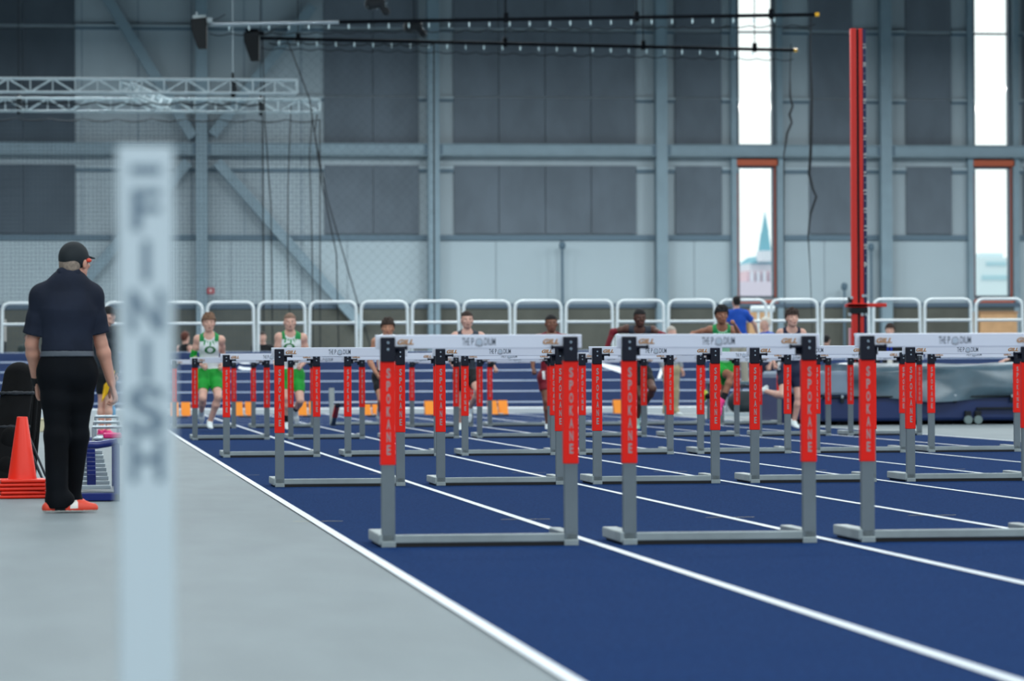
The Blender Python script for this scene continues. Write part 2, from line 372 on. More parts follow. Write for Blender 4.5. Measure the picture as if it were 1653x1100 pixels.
# ================================================================ hurdles
M_hg = mat('hurdle_grey_steel', (112, 124, 130), .45, .15, noise=.06, scale=4)
M_hb = mat('hurdle_base_steel', (150, 162, 164), .45, .15, noise=.08, scale=6)
M_red = mat('red_sleeve', (242, 26, 6), .5, spec=.3)
M_blk = mat('black_bracket', (10, 16, 34), .5, spec=.3)
M_wht = mat('white_board', (222, 228, 242), .4)
M_let = mat('sleeve_lettering', (168, 146, 146), .5)
M_ink = mat('grey_print', (82, 94, 112), .5); M_gold = mat('gold_print', (206, 140, 60), .5); M_goldd = mat('dark_gold_outline', (92, 74, 60), .5)
M_bolt = mat('bolt_steel', (190, 205, 215), .25, .8); M_rub_shade = mat('black_rubber_and_shade', (10, 12, 14), .7)
HB = 1.057; PX = .4585
def make_hurdle():
    t = thing('hurdle', 'x', 'hurdle', (0, 0, 0), 0, 'track hurdles standing in rows across the lanes')
    for s in (-1, 1):
        x = s * PX
        p = MB(); p.box((x - .034, 0, 0), (x + .034, .036, .94), 0, .004); p.build('post', M_hg, t)
        sl = MB().box((x - .0375, -.004, .41), (x + .0375, .040, .926), 0, .003).build('sleeve', M_red, t)
        L = MB()
        for i, ch in enumerate('SPOKANE'):
            text(L, ch, x + .002, .866 - i * .0635, .0195, .050, -.0052, 0, .035)
        L.build('sleeve_lettering', M_let, sl)
        br = MB(); br.box((x - .036, -.014, .922), (x + .036, .034, HB - .012), 0, .004)
        xi = -s; br.tube([(x + xi * .03, .0, .992), (x + xi * .088, 0, .992)], [.0085, .0085], 10); br.tube([(x + xi * .088, 0, .992), (x + xi * .098, 0, .992)], .012, 10)
        br.box((x + xi * .02, .03, .95), (x + xi * .06, .05, 1.0))
        b = br.build('height_bracket', M_blk, t)
        for z in (.985, 1.018): MB().tube([(x, -.019, z), (x, -.012, z)], .0065, 10).build('bolt', M_bolt, b)
        ft = MB(); ft.box((x - .03 - (.02 if s < 0 else -.0), .0, .012), (x + .03 + (.0 if s < 0 else 0), .60, .066), 0, .006)
        f = ft.build('foot', M_hb, t)
        g = MB(); g.prism([(0 + .035, .066), (.035, .13), (.06, .10), (.11, .066)], x - .012, x + .012, 0, 'x'); g.box((x - .036, -.006, 0), (x + .036, .042, .03), 0, .003)
        g.build('gusset', M_hb, f)
        MB().box((x - .03, .03, 0), (x + .03, .59, .013)).build('rubber_pad', M_rub_shade, f)
    MB().box((-PX + .03, .004, .020), (PX - .03, .044, .062), 0, .005).build('crossbar', M_hb, t)
    MB().box((-PX + .036, .006, .001), (PX - .036, .040, .019)).build('shadow_strip', M_rub_shade, t)  # black strip stands in for the shadow beneath the crossbar
    bd = MB().box((-.518, .018, HB - .070), (.518, .032, HB), 0, .004).box((-.518, .030, HB - .014), (.518, .046, HB), 0, .003).build('board', M_wht, t)
    zc_ = HB - .035; p = MB(); Y = .0172
    text(p, 'THE', -.066, zc_, .037, .037, Y, 0, .012); text(p, 'P', -.032, zc_, .013, .037, Y, 0, .012)
    text(p, 'DIUM', .055, zc_, .056, .037, Y, 0, .012)
    n = 24
    for r0, r1, mi in ((.0155, .0185, 0), (.0, .0135, 3)):
        vs = [(.001 + r * math.cos(2 * math.pi * k / n), Y, zc_ - .002 + r * math.sin(2 * math.pi * k / n)) for r in (r0, r1) for k in range(n)]
        p.add(vs, [(k, (k + 1) % n, n + (k + 1) % n, n + k) for k in range(n)], mi)
    vs = [(.001 + r * math.cos(a), Y - .0002, zc_ + .004 + r * math.sin(a)) for r in (.026, .029) for a in [math.pi * (1.2 + .6 * k / 10) for k in range(11)]]
    p.add(vs, [(k, k + 1, 12 + k, 11 + k) for k in range(10)], 0)
    p.build('centre_print', [M_ink, M_gold, M_goldd, mat('pale_disc', (186, 200, 216), .5)], bd)
    for x in (-.365, .365):
        p = MB(); text(p, 'GILL', x - .0015, zc_ - .0015, .084, .027, Y, 2, .05, .35); text(p, 'GILL', x, zc_, .082, .025, Y - .0006, 1, .015, .35)
        p.build('maker_print', [M_ink, M_gold, M_goldd], bd)
    return t
hx = {1: [627.5, 1016.5, 1401], 2: [452, 712.5, 964, 1219, 1471], 3: [366, 563, 751, 940, 1132, 1320, 1505], 4: [315, 469.6, 622, 774.5, 927, 1078, 1226, 1373.5], 5: [281, 409, 538, 667, 792, 918, 1042, 1166]}
ROWN = ['the row nearest the camera', 'the second row from the camera', 'the middle of the five rows', 'the fourth row from the camera', 'the farthest row, nearest the start']
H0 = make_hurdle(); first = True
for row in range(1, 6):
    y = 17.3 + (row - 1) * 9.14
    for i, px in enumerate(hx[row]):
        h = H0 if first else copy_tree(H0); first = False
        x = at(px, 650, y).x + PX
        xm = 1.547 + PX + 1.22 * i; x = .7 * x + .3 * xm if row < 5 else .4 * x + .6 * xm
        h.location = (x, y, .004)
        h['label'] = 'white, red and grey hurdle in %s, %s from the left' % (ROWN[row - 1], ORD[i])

# ================================================================ finish post
M_fp = mat('finish_post_white', (178, 192, 200), .6); M_fl = mat('finish_lettering', (92, 112, 128), .6)
yf = 5.8; p0 = at(189.5, 236, yf); p1 = at(280, 236, yf)
t = thing('finish_post', 'white upright post with grey FINISH lettering close to the camera on the left', 'finish post', ((p0.x + p1.x) / 2, yf, 0))
W2 = (p1.x - p0.x) / 2
MB().box((-W2, 0, .02), (W2, W2 * 2, p0.z), 0, .003).build('pole', M_fp, t)
MB().box((-.16, -.12, 0), (.16, .20, .02), 0, .005).build('base_plate', mat('base_plate_steel', (120, 130, 136), .4, .6), t)
L = MB(); cxp = (p0.x + p1.x) / 2
def fz(py): return at(235, py, yf).z
for ch, ya, yb, wd in (('F', 305, 372, 46), ('I', 388, 455, 13), ('N', 468, 537, 56), ('I', 548, 617, 13), ('S', 623, 703, 60), ('H', 706, 778, 54)):
    text(L, ch, .0005, (fz(ya) + fz(yb)) / 2, wd / F_PX * yf, fz(ya) - fz(yb), -.0008, 0, .025)
L.box((-.5 * 48 / F_PX * yf, -.0012, fz(281)), (.5 * 48 / F_PX * yf, -.0002, fz(267)))
L.build('finish_lettering', M_fl, t)

for h in [o for o in bpy.data.objects if o.name.startswith('hurdle')]:
    if h.get('label', '').endswith('%s, third from the left' % ROWN[4]):
        h.rotation_euler = (math.radians(71), 0, 0); h.location.z = .03
        h['label'] = 'hurdle tipping forward onto the track, third from the left in the farthest row'
# ================================================================ bodies: smooth-blended volumes turned into one continuous skin
def V(*a): return np.array(a, float)
class Fld:
    def __init__(s, lo, hi, h):
        s.h = h; s.lo = np.array(lo, float); s.n = np.ceil((np.array(hi) - s.lo) / h).astype(int) + 1
        s.F = np.full(s.n, .12, np.float32)
    def sub(s, lo, hi):
        a = np.clip(np.floor((lo - s.lo) / s.h).astype(int), 0, s.n); b = np.clip(np.ceil((hi - s.lo) / s.h).astype(int) + 1, 0, s.n)
        if np.any(b <= a): return None
        g = [s.lo[i] + s.h * np.arange(a[i], b[i]) for i in range(3)]
        return (slice(a[0], b[0]), slice(a[1], b[1]), slice(a[2], b[2])), g[0][:, None, None], g[1][None, :, None], g[2][None, None, :]
    def un(s, key, d, k):
        f = s.F[key]
        if k > 0: hh = np.maximum(k - np.abs(f - d), 0) / k; s.F[key] = np.minimum(f, d) - hh * hh * k * .25
        else: s.F[key] = np.minimum(f, d)
    def prim(s, p, off=0.0, pad=.055):
        kind = p[0]
        if kind == 'c':        # tapered limb: a, b, ra, rb, flat (depth factor), axis of flattening, blend
            _, a, b, ra, rb, fl, ax, k = p; R = max(ra, rb) + off + pad
            q = s.sub(np.minimum(a, b) - R, np.maximum(a, b) + R)
            if q is None: return
            key, X_, Y_, Z_ = q; d = b - a; L2 = float(d @ d) + 1e-9
            px, py, pz = X_ - a[0], Y_ - a[1], Z_ - a[2]
            t = np.clip((px * d[0] + py * d[1] + pz * d[2]) / L2, 0, 1)
            qx, qy, qz = px - t * d[0], py - t * d[1], pz - t * d[2]
            r2 = qx * qx + qy * qy + qz * qz
            if fl != 1: c = qx * ax[0] + qy * ax[1] + qz * ax[2]; r2 = r2 + c * c * (1 / fl ** 2 - 1); r = np.sqrt(r2); dd = (r - (ra + (rb - ra) * t)) * (fl + (1 - fl) * .5)
            else: dd = np.sqrt(r2) - (ra + (rb - ra) * t)
            s.un(key, (dd - off).astype(np.float32), k)
        else:                  # ellipsoid: centre, radii, rotation 3x3 (rows = axes), blend
            _, c, rr, M, k = p; R = max(rr) + off + pad
            q = s.sub(c - R, c + R)
            if q is None: return
            key, X_, Y_, Z_ = q; px, py, pz = X_ - c[0], Y_ - c[1], Z_ - c[2]; rr = np.array(rr) + off
            l = [M[i][0] * px + M[i][1] * py + M[i][2] * pz for i in range(3)]
            k0 = np.sqrt(sum((l[i] / rr[i]) ** 2 for i in range(3))); k1 = np.sqrt(sum((l[i] / rr[i] ** 2) ** 2 for i in range(3))) + 1e-6
            s.un(key, (k0 * (k0 - 1) / k1).astype(np.float32), k)
    def grid(s): return [s.lo[i] + s.h * np.arange(s.n[i]) for i in range(3)]
    def cut(s, fn):            # keep where fn(X,Y,Z) < 0
        g = s.grid(); d = fn(g[0][:, None, None], g[1][None, :, None], g[2][None, None, :]); s.F = np.maximum(s.F, np.broadcast_to(d, s.F.shape).astype(np.float32))
    def mesh(s):
        F = s.F; ins = F < 0; n = F.shape; S = None
        corner = [(i, j, k) for i in (0, 1) for j in (0, 1) for k in (0, 1)]
        sl = lambda o, c: tuple(slice(o[a], n[a] - 1 + o[a]) for a in range(3))
        cnt = sum(ins[sl(o, 0)].astype(np.int8) for o in corner); act = (cnt > 0) & (cnt < 8)
        idx = -np.ones(act.shape, np.int64); ijk = np.argwhere(act); idx[act] = np.arange(len(ijk))
        acc = np.zeros((len(ijk), 3)); num = np.zeros(len(ijk))
        vals = {o: F[ijk[:, 0] + o[0], ijk[:, 1] + o[1], ijk[:, 2] + o[2]] for o in corner}
        for a in range(3):
            for o in corner:
                if o[a]: continue
                o2 = tuple(o[i] + (i == a) for i in range(3)); f0, f1 = vals[o], vals[o2]; m = (f0 < 0) != (f1 < 0)
                t = np.where(m, f0 / np.where(m, f0 - f1, 1), 0)
                for i in range(3): acc[:, i] += np.where(m, o[i] + (t if i == a else 0), 0)
                num += m
        vs = (ijk + acc / num[:, None]) * s.h + s.lo; fs = []
        for a in range(3):
            b, c = (a + 1) % 3, (a + 2) % 3
            s0 = [slice(None)] * 3; s1 = [slice(None)] * 3; s0[a] = slice(0, n[a] - 1); s1[a] = slice(1, n[a])
            e0, e1 = ins[tuple(s0)], ins[tuple(s1)]; cr = np.argwhere(e0 != e1)
            cr = cr[(cr[:, b] > 0) & (cr[:, c] > 0) & (cr[:, b] < n[b] - 1) & (cr[:, c] < n[c] - 1)]
            if not len(cr): continue
            q = []
            for db, dc in ((-1, -1), (0, -1), (0, 0), (-1, 0)):
                k = cr.copy(); k[:, b] += db; k[:, c] += dc; q.append(idx[k[:, 0], k[:, 1], k[:, 2]])
            q = np.stack(q, 1); fl = ~e0[cr[:, 0], cr[:, 1], cr[:, 2]]; q[fl] = q[fl][:, ::-1]; fs.append(q)
        return vs, (np.concatenate(fs) if fs else np.zeros((0, 4), int))
def fobj(name, vs, fs, mats, parent, mi=None):
    me = bpy.data.meshes.new(name); me.vertices.add(len(vs)); me.vertices.foreach_set('co', np.asarray(vs, np.float32).ravel())
    me.loops.add(len(fs) * 4); me.loops.foreach_set('vertex_index', np.asarray(fs, np.int32).ravel())
    me.polygons.add(len(fs)); me.polygons.foreach_set('loop_start', np.arange(0, len(fs) * 4, 4, dtype=np.int32)); me.polygons.foreach_set('loop_total', np.full(len(fs), 4, np.int32))
    for m in (mats if isinstance(mats, (list, tuple)) else [mats]): me.materials.append(m)
    me.polygons.foreach_set('use_smooth', np.ones(len(fs), bool))
    if mi is not None: me.polygons.foreach_set('material_index', mi.astype(np.int32))
    me.update(); me.validate(); o = bpy.data.objects.new(name, me); COL.objects.link(o); o.parent = parent
    return o
def nz(v): return v / (np.linalg.norm(v) + 1e-9)
def cap(a, b, ra, rb, fl=1, ax=None, k=.02): return ('c', np.array(a, float), np.array(b, float), ra, rb, fl, ax, k)
def ell(c, r, M=np.eye(3), k=.02): return ('e', np.array(c, float), r, M, k)
def bounds(ps, pad):
    lo = np.full(3, 9.); hi = -lo
    for p in ps:
        if p[0] == 'c': R = max(p[3], p[4]); lo = np.minimum(lo, np.minimum(p[1], p[2]) - R); hi = np.maximum(hi, np.maximum(p[1], p[2]) + R)
        else: R = max(p[2]); lo = np.minimum(lo, p[1] - R); hi = np.maximum(hi, p[1] + R)
    return lo - pad, hi + pad
def build(name, ps, h, m, parent, off=0.0, cuts=(), mifn=None, post=()):
    lo, hi = bounds(ps, off + 2.5 * h); f = Fld(lo, hi, h)
    for p in ps: f.prim(p, off)
    for c in cuts: f.cut(c)
    for p in post: f.prim(p, off)
    vs, fs = f.mesh()
    if not len(fs): return None
    mi = None
    if mifn is not None: cc = vs[fs].mean(1); mi = mifn(cc)
    return fobj(name, vs, fs, m, parent, mi)
def hand(wr, d, n, side, sc=1.0, curl=.6, spread=.10):
    """palm, four fingers and a thumb; d: along the hand, n: palm normal, side: +1 if the thumb leaves towards d x n"""
    d = nz(d); n = nz(n - d * (n @ d)); t = nz(np.cross(d, n)) * side; out = []
    pc = wr + d * .048 * sc
    out.append(cap(wr + d * .010 * sc, wr + d * .078 * sc, .034 * sc, .040 * sc, .42, n, .012))
    ln = (.070, .078, .073, .056)
    if curl > .95: out.append(ell(wr + d * .078 * sc + n * .020 * sc, (.030 * sc, .030 * sc, .030 * sc), np.eye(3), .012))
    for i in range(4):
        o = wr + d * (.086 if i in (1, 2) else .080) * sc + t * (.030 - .020 * i) * sc; dd = nz(d + t * spread * (1.5 - i) * .6)
        L = ln[i] * sc; c = curl * (1 + .08 * i); p = o; ang = c * .55
        for j, (fr, r) in enumerate(((.45, .0092), (.31, .0084), (.24, .0074))):
            v = dd * math.cos(ang) + n * math.sin(ang); q = p + v * L * fr
            out.append(cap(p, q, r * sc, (r - .0007) * sc, 1, None, .004)); p = q; ang += c * 1.05
    o = wr + d * .028 * sc + t * .026 * sc + n * .006 * sc; v1 = nz(d * .75 + t * .8 + n * .25 * (1 + curl)); q = o + v1 * .042 * sc
    v2 = nz(d * 1.0 + t * (.35 - .5 * curl) + n * .5 * curl); r_ = q + v2 * .034 * sc
    out += [cap(o, q, .0135 * sc, .0105 * sc, 1, None, .010), cap(q, r_, .0105 * sc, .0085 * sc, 1, None, .004)]
    return out
def rotm(yaw, pitch=0, roll=0):
    return (Matrix.Rotation(yaw, 3, 'Z') @ Matrix.Rotation(pitch, 3, 'X') @ Matrix.Rotation(roll, 3, 'Y'))
def head_prims(H, M, s=1.0, ears=True, nose=1):
    """H: middle of the head, M: 3x3 whose columns are right, back(-face), up;   face looks along -y of the head"""
    A = np.array(M); P = lambda x, y, z: H + A @ (V(x, y, z) * s); rows = A.T
    o = [ell(P(0, .014, .030), (.076 * s, .094 * s, .088 * s), rows, .02), ell(P(0, -.022, -.030), (.060 * s, .066 * s, .078 * s), rows, .03),
         ell(P(0, -.052, -.088), (.030 * s, .026 * s, .022 * s), rows, .03), cap(P(-.05, -.002, -.058), P(-.018, -.06, -.088), .018 * s, .014 * s, 1, None, .02), cap(P(.05, -.002, -.058), P(.018, -.06, -.088), .018 * s, .014 * s, 1, None, .02),
         cap(P(-.036, -.076, .022), P(.036, -.076, .022), .011 * s, .011 * s, 1, None, .014),
         cap(P(0, -.088, .010), P(0, -.104, -.026), .0075 * s, .0125 * s, 1, None, .010), ell(P(-.040, -.066, -.022), (.020 * s, .016 * s, .016 * s), rows, .014), ell(P(.040, -.066, -.022), (.020 * s, .016 * s, .016 * s), rows, .014),
         cap(P(-.018, -.088, -.052), P(.018, -.088, -.052), .0085 * s, .0085 * s, 1, None, .008), cap(P(-.014, -.084, -.063), P(.014, -.084, -.063), .0075 * s, .0075 * s, 1, None, .006)]
    if ears:
        for e in (-1, 1): o.append(ell(P(e * .078, .012, -.010), (.010 * s, .020 * s, .032 * s), rows, .006))
    return o, P
LAST = {}
def person(name, label, J, o, group=None, cat='person', loc=(0, 0, 0), rz=0):
    """J: joints (local metres, face towards -y); o: look"""
    h = o.get('h', .0105); sk = o['skin']; t = thing(name, label, cat, loc, rz, group); g = o.get('girth', 1.0)
    X_ = V(1, 0, 0); Yv = V(0, 1, 0)
    sh = nz(J['shR'] - J['shL']); fw = nz(np.cross(sh, nz(J['neck'] - J['pelvis'])))      # depth axis of the torso
    hp = nz(J['hipR'] - J['hipL']); fh = nz(np.cross(hp, V(0, 0, 1)))
    pv, nk = J['pelvis'], J['neck']; up = nz(nk - pv); L = np.linalg.norm(nk - pv)
    waist = pv + up * L * .30 + (J.get('bend', V(0, 0, 0))); chest = pv + up * L * .66; ct = pv + up * L * .86
    tf = .66 if g < 1.1 else .72
    torso = [cap(J['hipL'] + V(0, 0, .03), J['hipR'] + V(0, 0, .03), .088 * g, .088 * g, 1, None, .05), cap(pv, waist, .135 * g, .118 * g, tf, fw, .05), cap(waist, chest, .118 * g, .142 * min(g, 1.12), tf, fw, .05),
             cap(chest, ct, .142 * min(g, 1.12), .115, tf - .02, fw, .05), cap(chest - sh * .07 - fw * -.03, chest + sh * .07 + fw * .03, .075, .075, 1, None, .04),
             cap(J['shL'] + sh * .02, nk - up * .02, .052, .055, 1, None, .05), cap(nk - up * .02, J['shR'] - sh * .02, .055, .052, 1, None, .05)]
    if o.get('belly'): torso.append(ell(waist - fw * .04 + up * .03, (.15, .13, .15), np.eye(3), .05))
    if o.get('butt', 1):
        for q in ('hipL', 'hipR'): torso.append(ell(J[q] + fh * -.03 * (-1) * o.get('bs', 1) + V(0, 0, -.01), (.085, .085, .09), np.eye(3), .05))
    limbs = {}; LAST['torso'] = torso
    for q in 'LR':
        a, b, c = J['sh' + q], J['el' + q], J['wr' + q]; m1 = a + (b - a) * .45; m2 = b + (c - b) * .25; ab = o.get('arm', 1.0)
        limbs['ua' + q] = [ell(a, (.058 * ab, .056 * ab, .062 * ab), np.eye(3), .04), cap(a, m1, .048 * ab, .046 * ab, 1, None, .03), cap(m1, b, .046 * ab, .036 * ab, 1, None, .02)]
        limbs['fa' + q] = [cap(b, m2, .037 * ab, .040 * ab, 1, None, .02), cap(m2, c, .040 * ab, .026 * ab, 1, None, .02)]
        a, b, c = J['hip' + q], J['kn' + q], J['an' + q]; m1 = a + (b - a) * .4; m2 = b + (c - b) * .30; bk = nz(np.cross(np.cross(b - a, c - b) if np.linalg.norm(np.cross(b - a, c - b)) > 1e-3 else X_, c - b))
        lg = o.get('leg', 1.0)
        limbs['th' + q] = [cap(a, m1, .086 * lg, .080 * lg, 1, None, .05), cap(m1, b, .080 * lg, .054 * lg, 1, None, .03)]
        cb = -bk * .012
        limbs['ca' + q] = [ell(b, (.049 * lg, .049 * lg, .052 * lg), np.eye(3), .03), cap(b, m2 + cb, .047 * lg, .055 * lg, 1, None, .02), cap(m2 + cb, c, .053 * lg, .034 * lg, 1, None, .02)]
    H = J['head']; HM = J['headM']; hs = o.get('hs', 1.09)
    hd, P = head_prims(H, HM, hs)
    neck = [cap(nk - up * .02, P(0, .018, -.055), .058 * o.get('nk', 1), .054 * o.get('nk', 1), 1, None, .03)]
    body = torso + neck + hd
    for q in 'LR': body += limbs['ua' + q] + limbs['fa' + q] + limbs['th' + q] + limbs['ca' + q]
    for q in 'LR':
        d = J['wr' + q] - J['el' + q]; n = J.get('palm' + q, (X_ if q == 'L' else -X_)); sd = J.get('thumb' + q, 1 if q == 'L' else -1)
        body += hand(J['wr' + q], J.get('hd' + q, d), n, sd, o.get('hand', 1.0), o.get('curl', {}).get(q, .9))
        a = J['an' + q]; f = J['toe' + q]; sn_ = nz(J['kn' + q] - a); d_ = nz(f - a); dn_ = nz(-sn_ + d_ * (sn_ @ d_) + 1e-6); body.append(cap(a, a + dn_ * .045 + d_ * .10, .034, .020, 1, None, .02))
    build('body', body, h, sk, t)
    # clothing
    def plane(pt, nn): nn = nz(nn); return lambda x, y, z: (x - pt[0]) * nn[0] + (y - pt[1]) * nn[1] + (z - pt[2]) * nn[2]
    def outs(c, r, M=None): return lambda x, y, z: r - np.sqrt((x - c[0]) ** 2 + (y - c[1]) ** 2 + (z - c[2]) ** 2)
    def outcyl(c, ax, r):
        ax = nz(ax)
        def fn(x, y, z):
            px, py, pz = x - c[0], y - c[1], z - c[2]; t_ = px * ax[0] + py * ax[1] + pz * ax[2]
            return r - np.sqrt(np.maximum(px * px + py * py + pz * pz - t_ * t_, 0))
        return fn
    T = o.get('top'); hem = pv + V(0, 0, o.get('hem', .02))
    if T == 'singlet':
        cuts = [plane(hem, V(0, 0, -1)), outs(nk - fw * -.05 + up * .01, o.get('neckr', .085)), outcyl(J['shL'] - sh * .005 + up * .0, sh, .001)]
        for q, sg in (('L', -1), ('R', 1)):
            c0 = J['sh' + q] + sh * sg * .045 - up * .055
            cuts.append(outs(c0, .094)); cuts.append(plane(J['sh' + q] - sh * sg * .030, sh * sg))
        tp = build('singlet', torso, h * (.6 if o.get('topfn') else .8), o['topm'], t, .010, cuts, o.get('topfn') and (lambda cc: o['topfn'](cc, J, fw)))
    elif T in ('tee', 'jacket'):
        ps = list(torso); cuts = [plane(hem, V(0, 0, -1)), plane(nk + up * o.get('collar', .035) - fw * 0, up + fw * .25)]
        for q in 'LR':
            ps += limbs['ua' + q] + (limbs['fa' + q] if T == 'jacket' else [])
        lo_off = o.get('toff', .016)
        if T == 'tee':
            for q in 'LR':
                a, b = J['sh' + q], J['el' + q]; e = a + (b - a) * o.get('sleeve', .62); ps = [p for p in ps if p is not limbs['ua' + q][2]]
                ps.append(cap(a + (b - a) * .45, e, .046 * o.get('arm', 1), .050 * o.get('arm', 1), 1, None, .02))
                dn = nz(b - a)
                def cf(x, y, z, e=e, dn=dn, c=a): # beyond the sleeve hem, near the arm only
                    s1 = (x - e[0]) * dn[0] + (y - e[1]) * dn[1] + (z - e[2]) * dn[2]
                    px, py, pz = x - c[0], y - c[1], z - c[2]; t_ = px * dn[0] + py * dn[1] + pz * dn[2]; r = np.sqrt(np.maximum(px * px + py * py + pz * pz - t_ * t_, 0))
                    return np.minimum(s1, .085 - r)
                cuts.append(cf)
        tp = build('shirt' if T == 'tee' else 'jacket', ps, h, o['topm'], t, lo_off, cuts)
    if o.get('bottom'):
        kind = o['bottom']; ps = [torso[0], torso[1]] + [p for p in torso[7:]]; cuts = [plane(pv + V(0, 0, o.get('wz', .075)), V(0, 0, 1))]
        fr = o.get('inseam', .6); loose = o.get('loose', .010)
        for q in 'LR':
            a, b, c = J['hip' + q], J['kn' + q], J['an' + q]
            if kind == 'shorts':
                e = a + (b - a) * fr; m_ = a + (b - a) * .4; rr = .086 + (.080 - .086)
                ps.append(limbs['th' + q][0]); k_ = (fr - .4) / .6; ps.append(cap(m_, e + (b - a) * .06, .080 * o.get('leg', 1), (.080 - .028 * k_) * o.get('leg', 1), 1, None, .03)); dn = nz(b - a)
                def cf(x, y, z, e=e, dn=dn):
                    return (x - e[0]) * dn[0] + (y - e[1]) * dn[1] + (z - e[2]) * dn[2]
                def near(x, y, z, e=e, dn=dn, a=a, cf=cf):
                    px, py, pz = x - a[0], y - a[1], z - a[2]; t_ = px * dn[0] + py * dn[1] + pz * dn[2]; r = np.sqrt(np.maximum(px * px + py * py + pz * pz - t_ * t_, 0))
                    return np.minimum(cf(x, y, z), .125 - r)
                cuts.append(near)
            else:
                ps += limbs['th' + q] + [limbs['ca' + q][0]]
                w_ = o.get('cuff', .062); ps += [cap(b, c + (c - b) * .10, .066, w_, 1, None, .03)]
                ps.append(cap(c, c + nz(J['toe' + q] - c) * V(1, 1, 0) * .05, .058, .05, 1, None, .03))
                if o.get('flat', 1): cuts.append(lambda x, y, z: (.030 - z) + 0 * x * y)
        build('shorts' if kind == 'shorts' else 'trousers', ps, h, o['botm'], t, loose, cuts)
    # shoes and socks
    for q in 'LR':
        a, f = J['an' + q], J['toe' + q]; d = nz(f - a); shin = nz(J['kn' + q] - a); dn = nz(-shin + d * (shin @ d) + 1e-6)
        ss = o.get('shs', 1.0); heel = a + dn * .045 - d * .045 * ss; ball = a + dn * (.055 if ss == 1 else .045) + d * .13 * ss; toe = a + dn * (.060 if ss == 1 else .048) + d * .185 * ss
        ps = [cap(heel, ball, .033 * ss, .040 * ss, .8 if ss == 1 else .95, dn, .02), cap(ball, toe, .040 * ss, .030 * ss, .62 if ss == 1 else .8, dn, .02), cap(a - dn * .005 - d * .015, a + dn * .03 + d * .05, .043, .036, 1, None, .03)]
        sp = dn
        so = heel + sp * .026
        build('shoe', ps, h * .8, o.get('shoe' + q, o['shoem']), t, .002, [(lambda x, y, z, c=so, n=sp: (x - c[0]) * n[0] + (y - c[1]) * n[1] + (z - c[2]) * n[2])], o.get('shoefn') and (lambda cc, a=a, d=d, dn=dn: o['shoefn'](cc, a, d, dn)))
        if o.get('sockm'): build('sock', [limbs['ca' + q][2]], h, o['sockm'], t, .006, [plane(a - shin * -.13, shin), plane(a - shin * .0 - dn * 0, -shin)])
    # face
    Pn = lambda x, y, z: P(x, y, z)
    if o.get('face', 1):
        for e in (-1, 1):
            m = MB(); c = Pn(e * .030, -.071, .004); m.lathe([(0, -.011), (.0075, -.0085), (.011, 0), (.0075, .0085), (0, .011)], 10, tuple(c)); m.build('eye', EYE, t)
            c2 = Pn(e * .030, -.0805, .004); m = MB(); m.lathe([(0, -.0052), (.0045, -.003), (.0055, 0), (.0045, .003), (0, .0052)], 8, tuple(c2)); m.build('iris', IRIS, t.children[-1] if False else t)
            build('eyebrow', [cap(Pn(e * .016, -.087, .026), Pn(e * .046, -.078, .028), .0045, .0035, 1, None, .002)], .004, o.get('hairm', HAIRB), t)
        build('mouth', [cap(Pn(-.018, -.0935, -.057), Pn(0, -.097, -.056), .0042, .0050, 1, None, .004), cap(Pn(0, -.097, -.056), Pn(.018, -.0935, -.057), .0050, .0042, 1, None, .004)], .004, LIP, t)
    hr = o.get('hair')
    if hr:
        A = np.array(HM); rows = A.T; r0 = .008 if hr == 'short' else .022
        if o.get('capm'): r0 = .003
        ps = [ell(P(0, .016, .034), ((.076 + r0) * hs, (.094 + r0) * hs, (.088 + r0) * hs), rows, .01), ell(P(0, .06, -.02), (.066 * hs, .05 * hs, .07 * hs), rows, .02)]
        rd = random.Random(len(label)); post = []
        if hr in ('messy', 'curly'):
            for i in range(60 if hr == 'curly' else 34):
                az = rd.uniform(0, 6.28); el_ = rd.uniform(.5 if math.sin(az) < .1 else -.1, 1.4); r_ = rd.uniform(.014, .022)
                dd = V(math.cos(az) * math.cos(el_) * .086, math.sin(az) * math.cos(el_) * .10, .035 + math.sin(el_) * .098)
                post.append(ell(P(*(dd * 1.03)), (r_, r_ * .8, r_ * 1.15), rows, .008))
        f0 = P(0, -.10, .0); fy = A[:, 1]; fz_ = A[:, 2]
        hl = .050 if hr != 'short' else .056
        def facecut(x, y, z):
            ly = (x - H[0]) * fy[0] + (y - H[1]) * fy[1] + (z - H[2]) * fy[2]; lz = (x - H[0]) * fz_[0] + (y - H[1]) * fz_[1] + (z - H[2]) * fz_[2]
            # hairline: forehead open, sides shorter
            return np.maximum(-.062 - lz, np.minimum(hl * hs - lz, -(ly - .000) * .9 + .0)) if True else 0
        def earcut(x, y, z):
            ly = (x - H[0]) * fy[0] + (y - H[1]) * fy[1] + (z - H[2]) * fy[2]; lz = (x - H[0]) * fz_[0] + (y - H[1]) * fz_[1] + (z - H[2]) * fz_[2]
            return np.minimum(-.0 - lz, .03 - ly)
        build('hair', ps, .006 if h < .012 else .009, o['hairm'], t, 0, [facecut, earcut], None, post)
    if o.get('capm'):
        cz = o.get('capz', .022)
        A = np.array(HM); rows = A.T; fz_ = A[:, 2]
        build('cap', [ell(P(0, .012, .030), (.084 * hs, .104 * hs, .096 * hs), rows, .01)] + [cap(P(x, -.075, .032), P(x * .8, -.155, .020), .012, .008, .5, A[:, 2], .012) for x in (-.045, -.025, 0, .025, .045)], .006, o['capm'], t, 0,
              [(lambda x, y, z: cz - ((x - H[0]) * fz_[0] + (y - H[1]) * fz_[1] + (z - H[2]) * fz_[2]))])
    return t, P, fw, up
def skinmat(n, rgb): 
    m = mat(n, rgb, .5, noise=.04, scale=12); m.node_tree.nodes['Principled BSDF'].inputs['Subsurface Weight'].default_value = .08
    m.node_tree.nodes['Principled BSDF'].inputs['Subsurface Radius'].default_value = (.02, .008, .004); return m
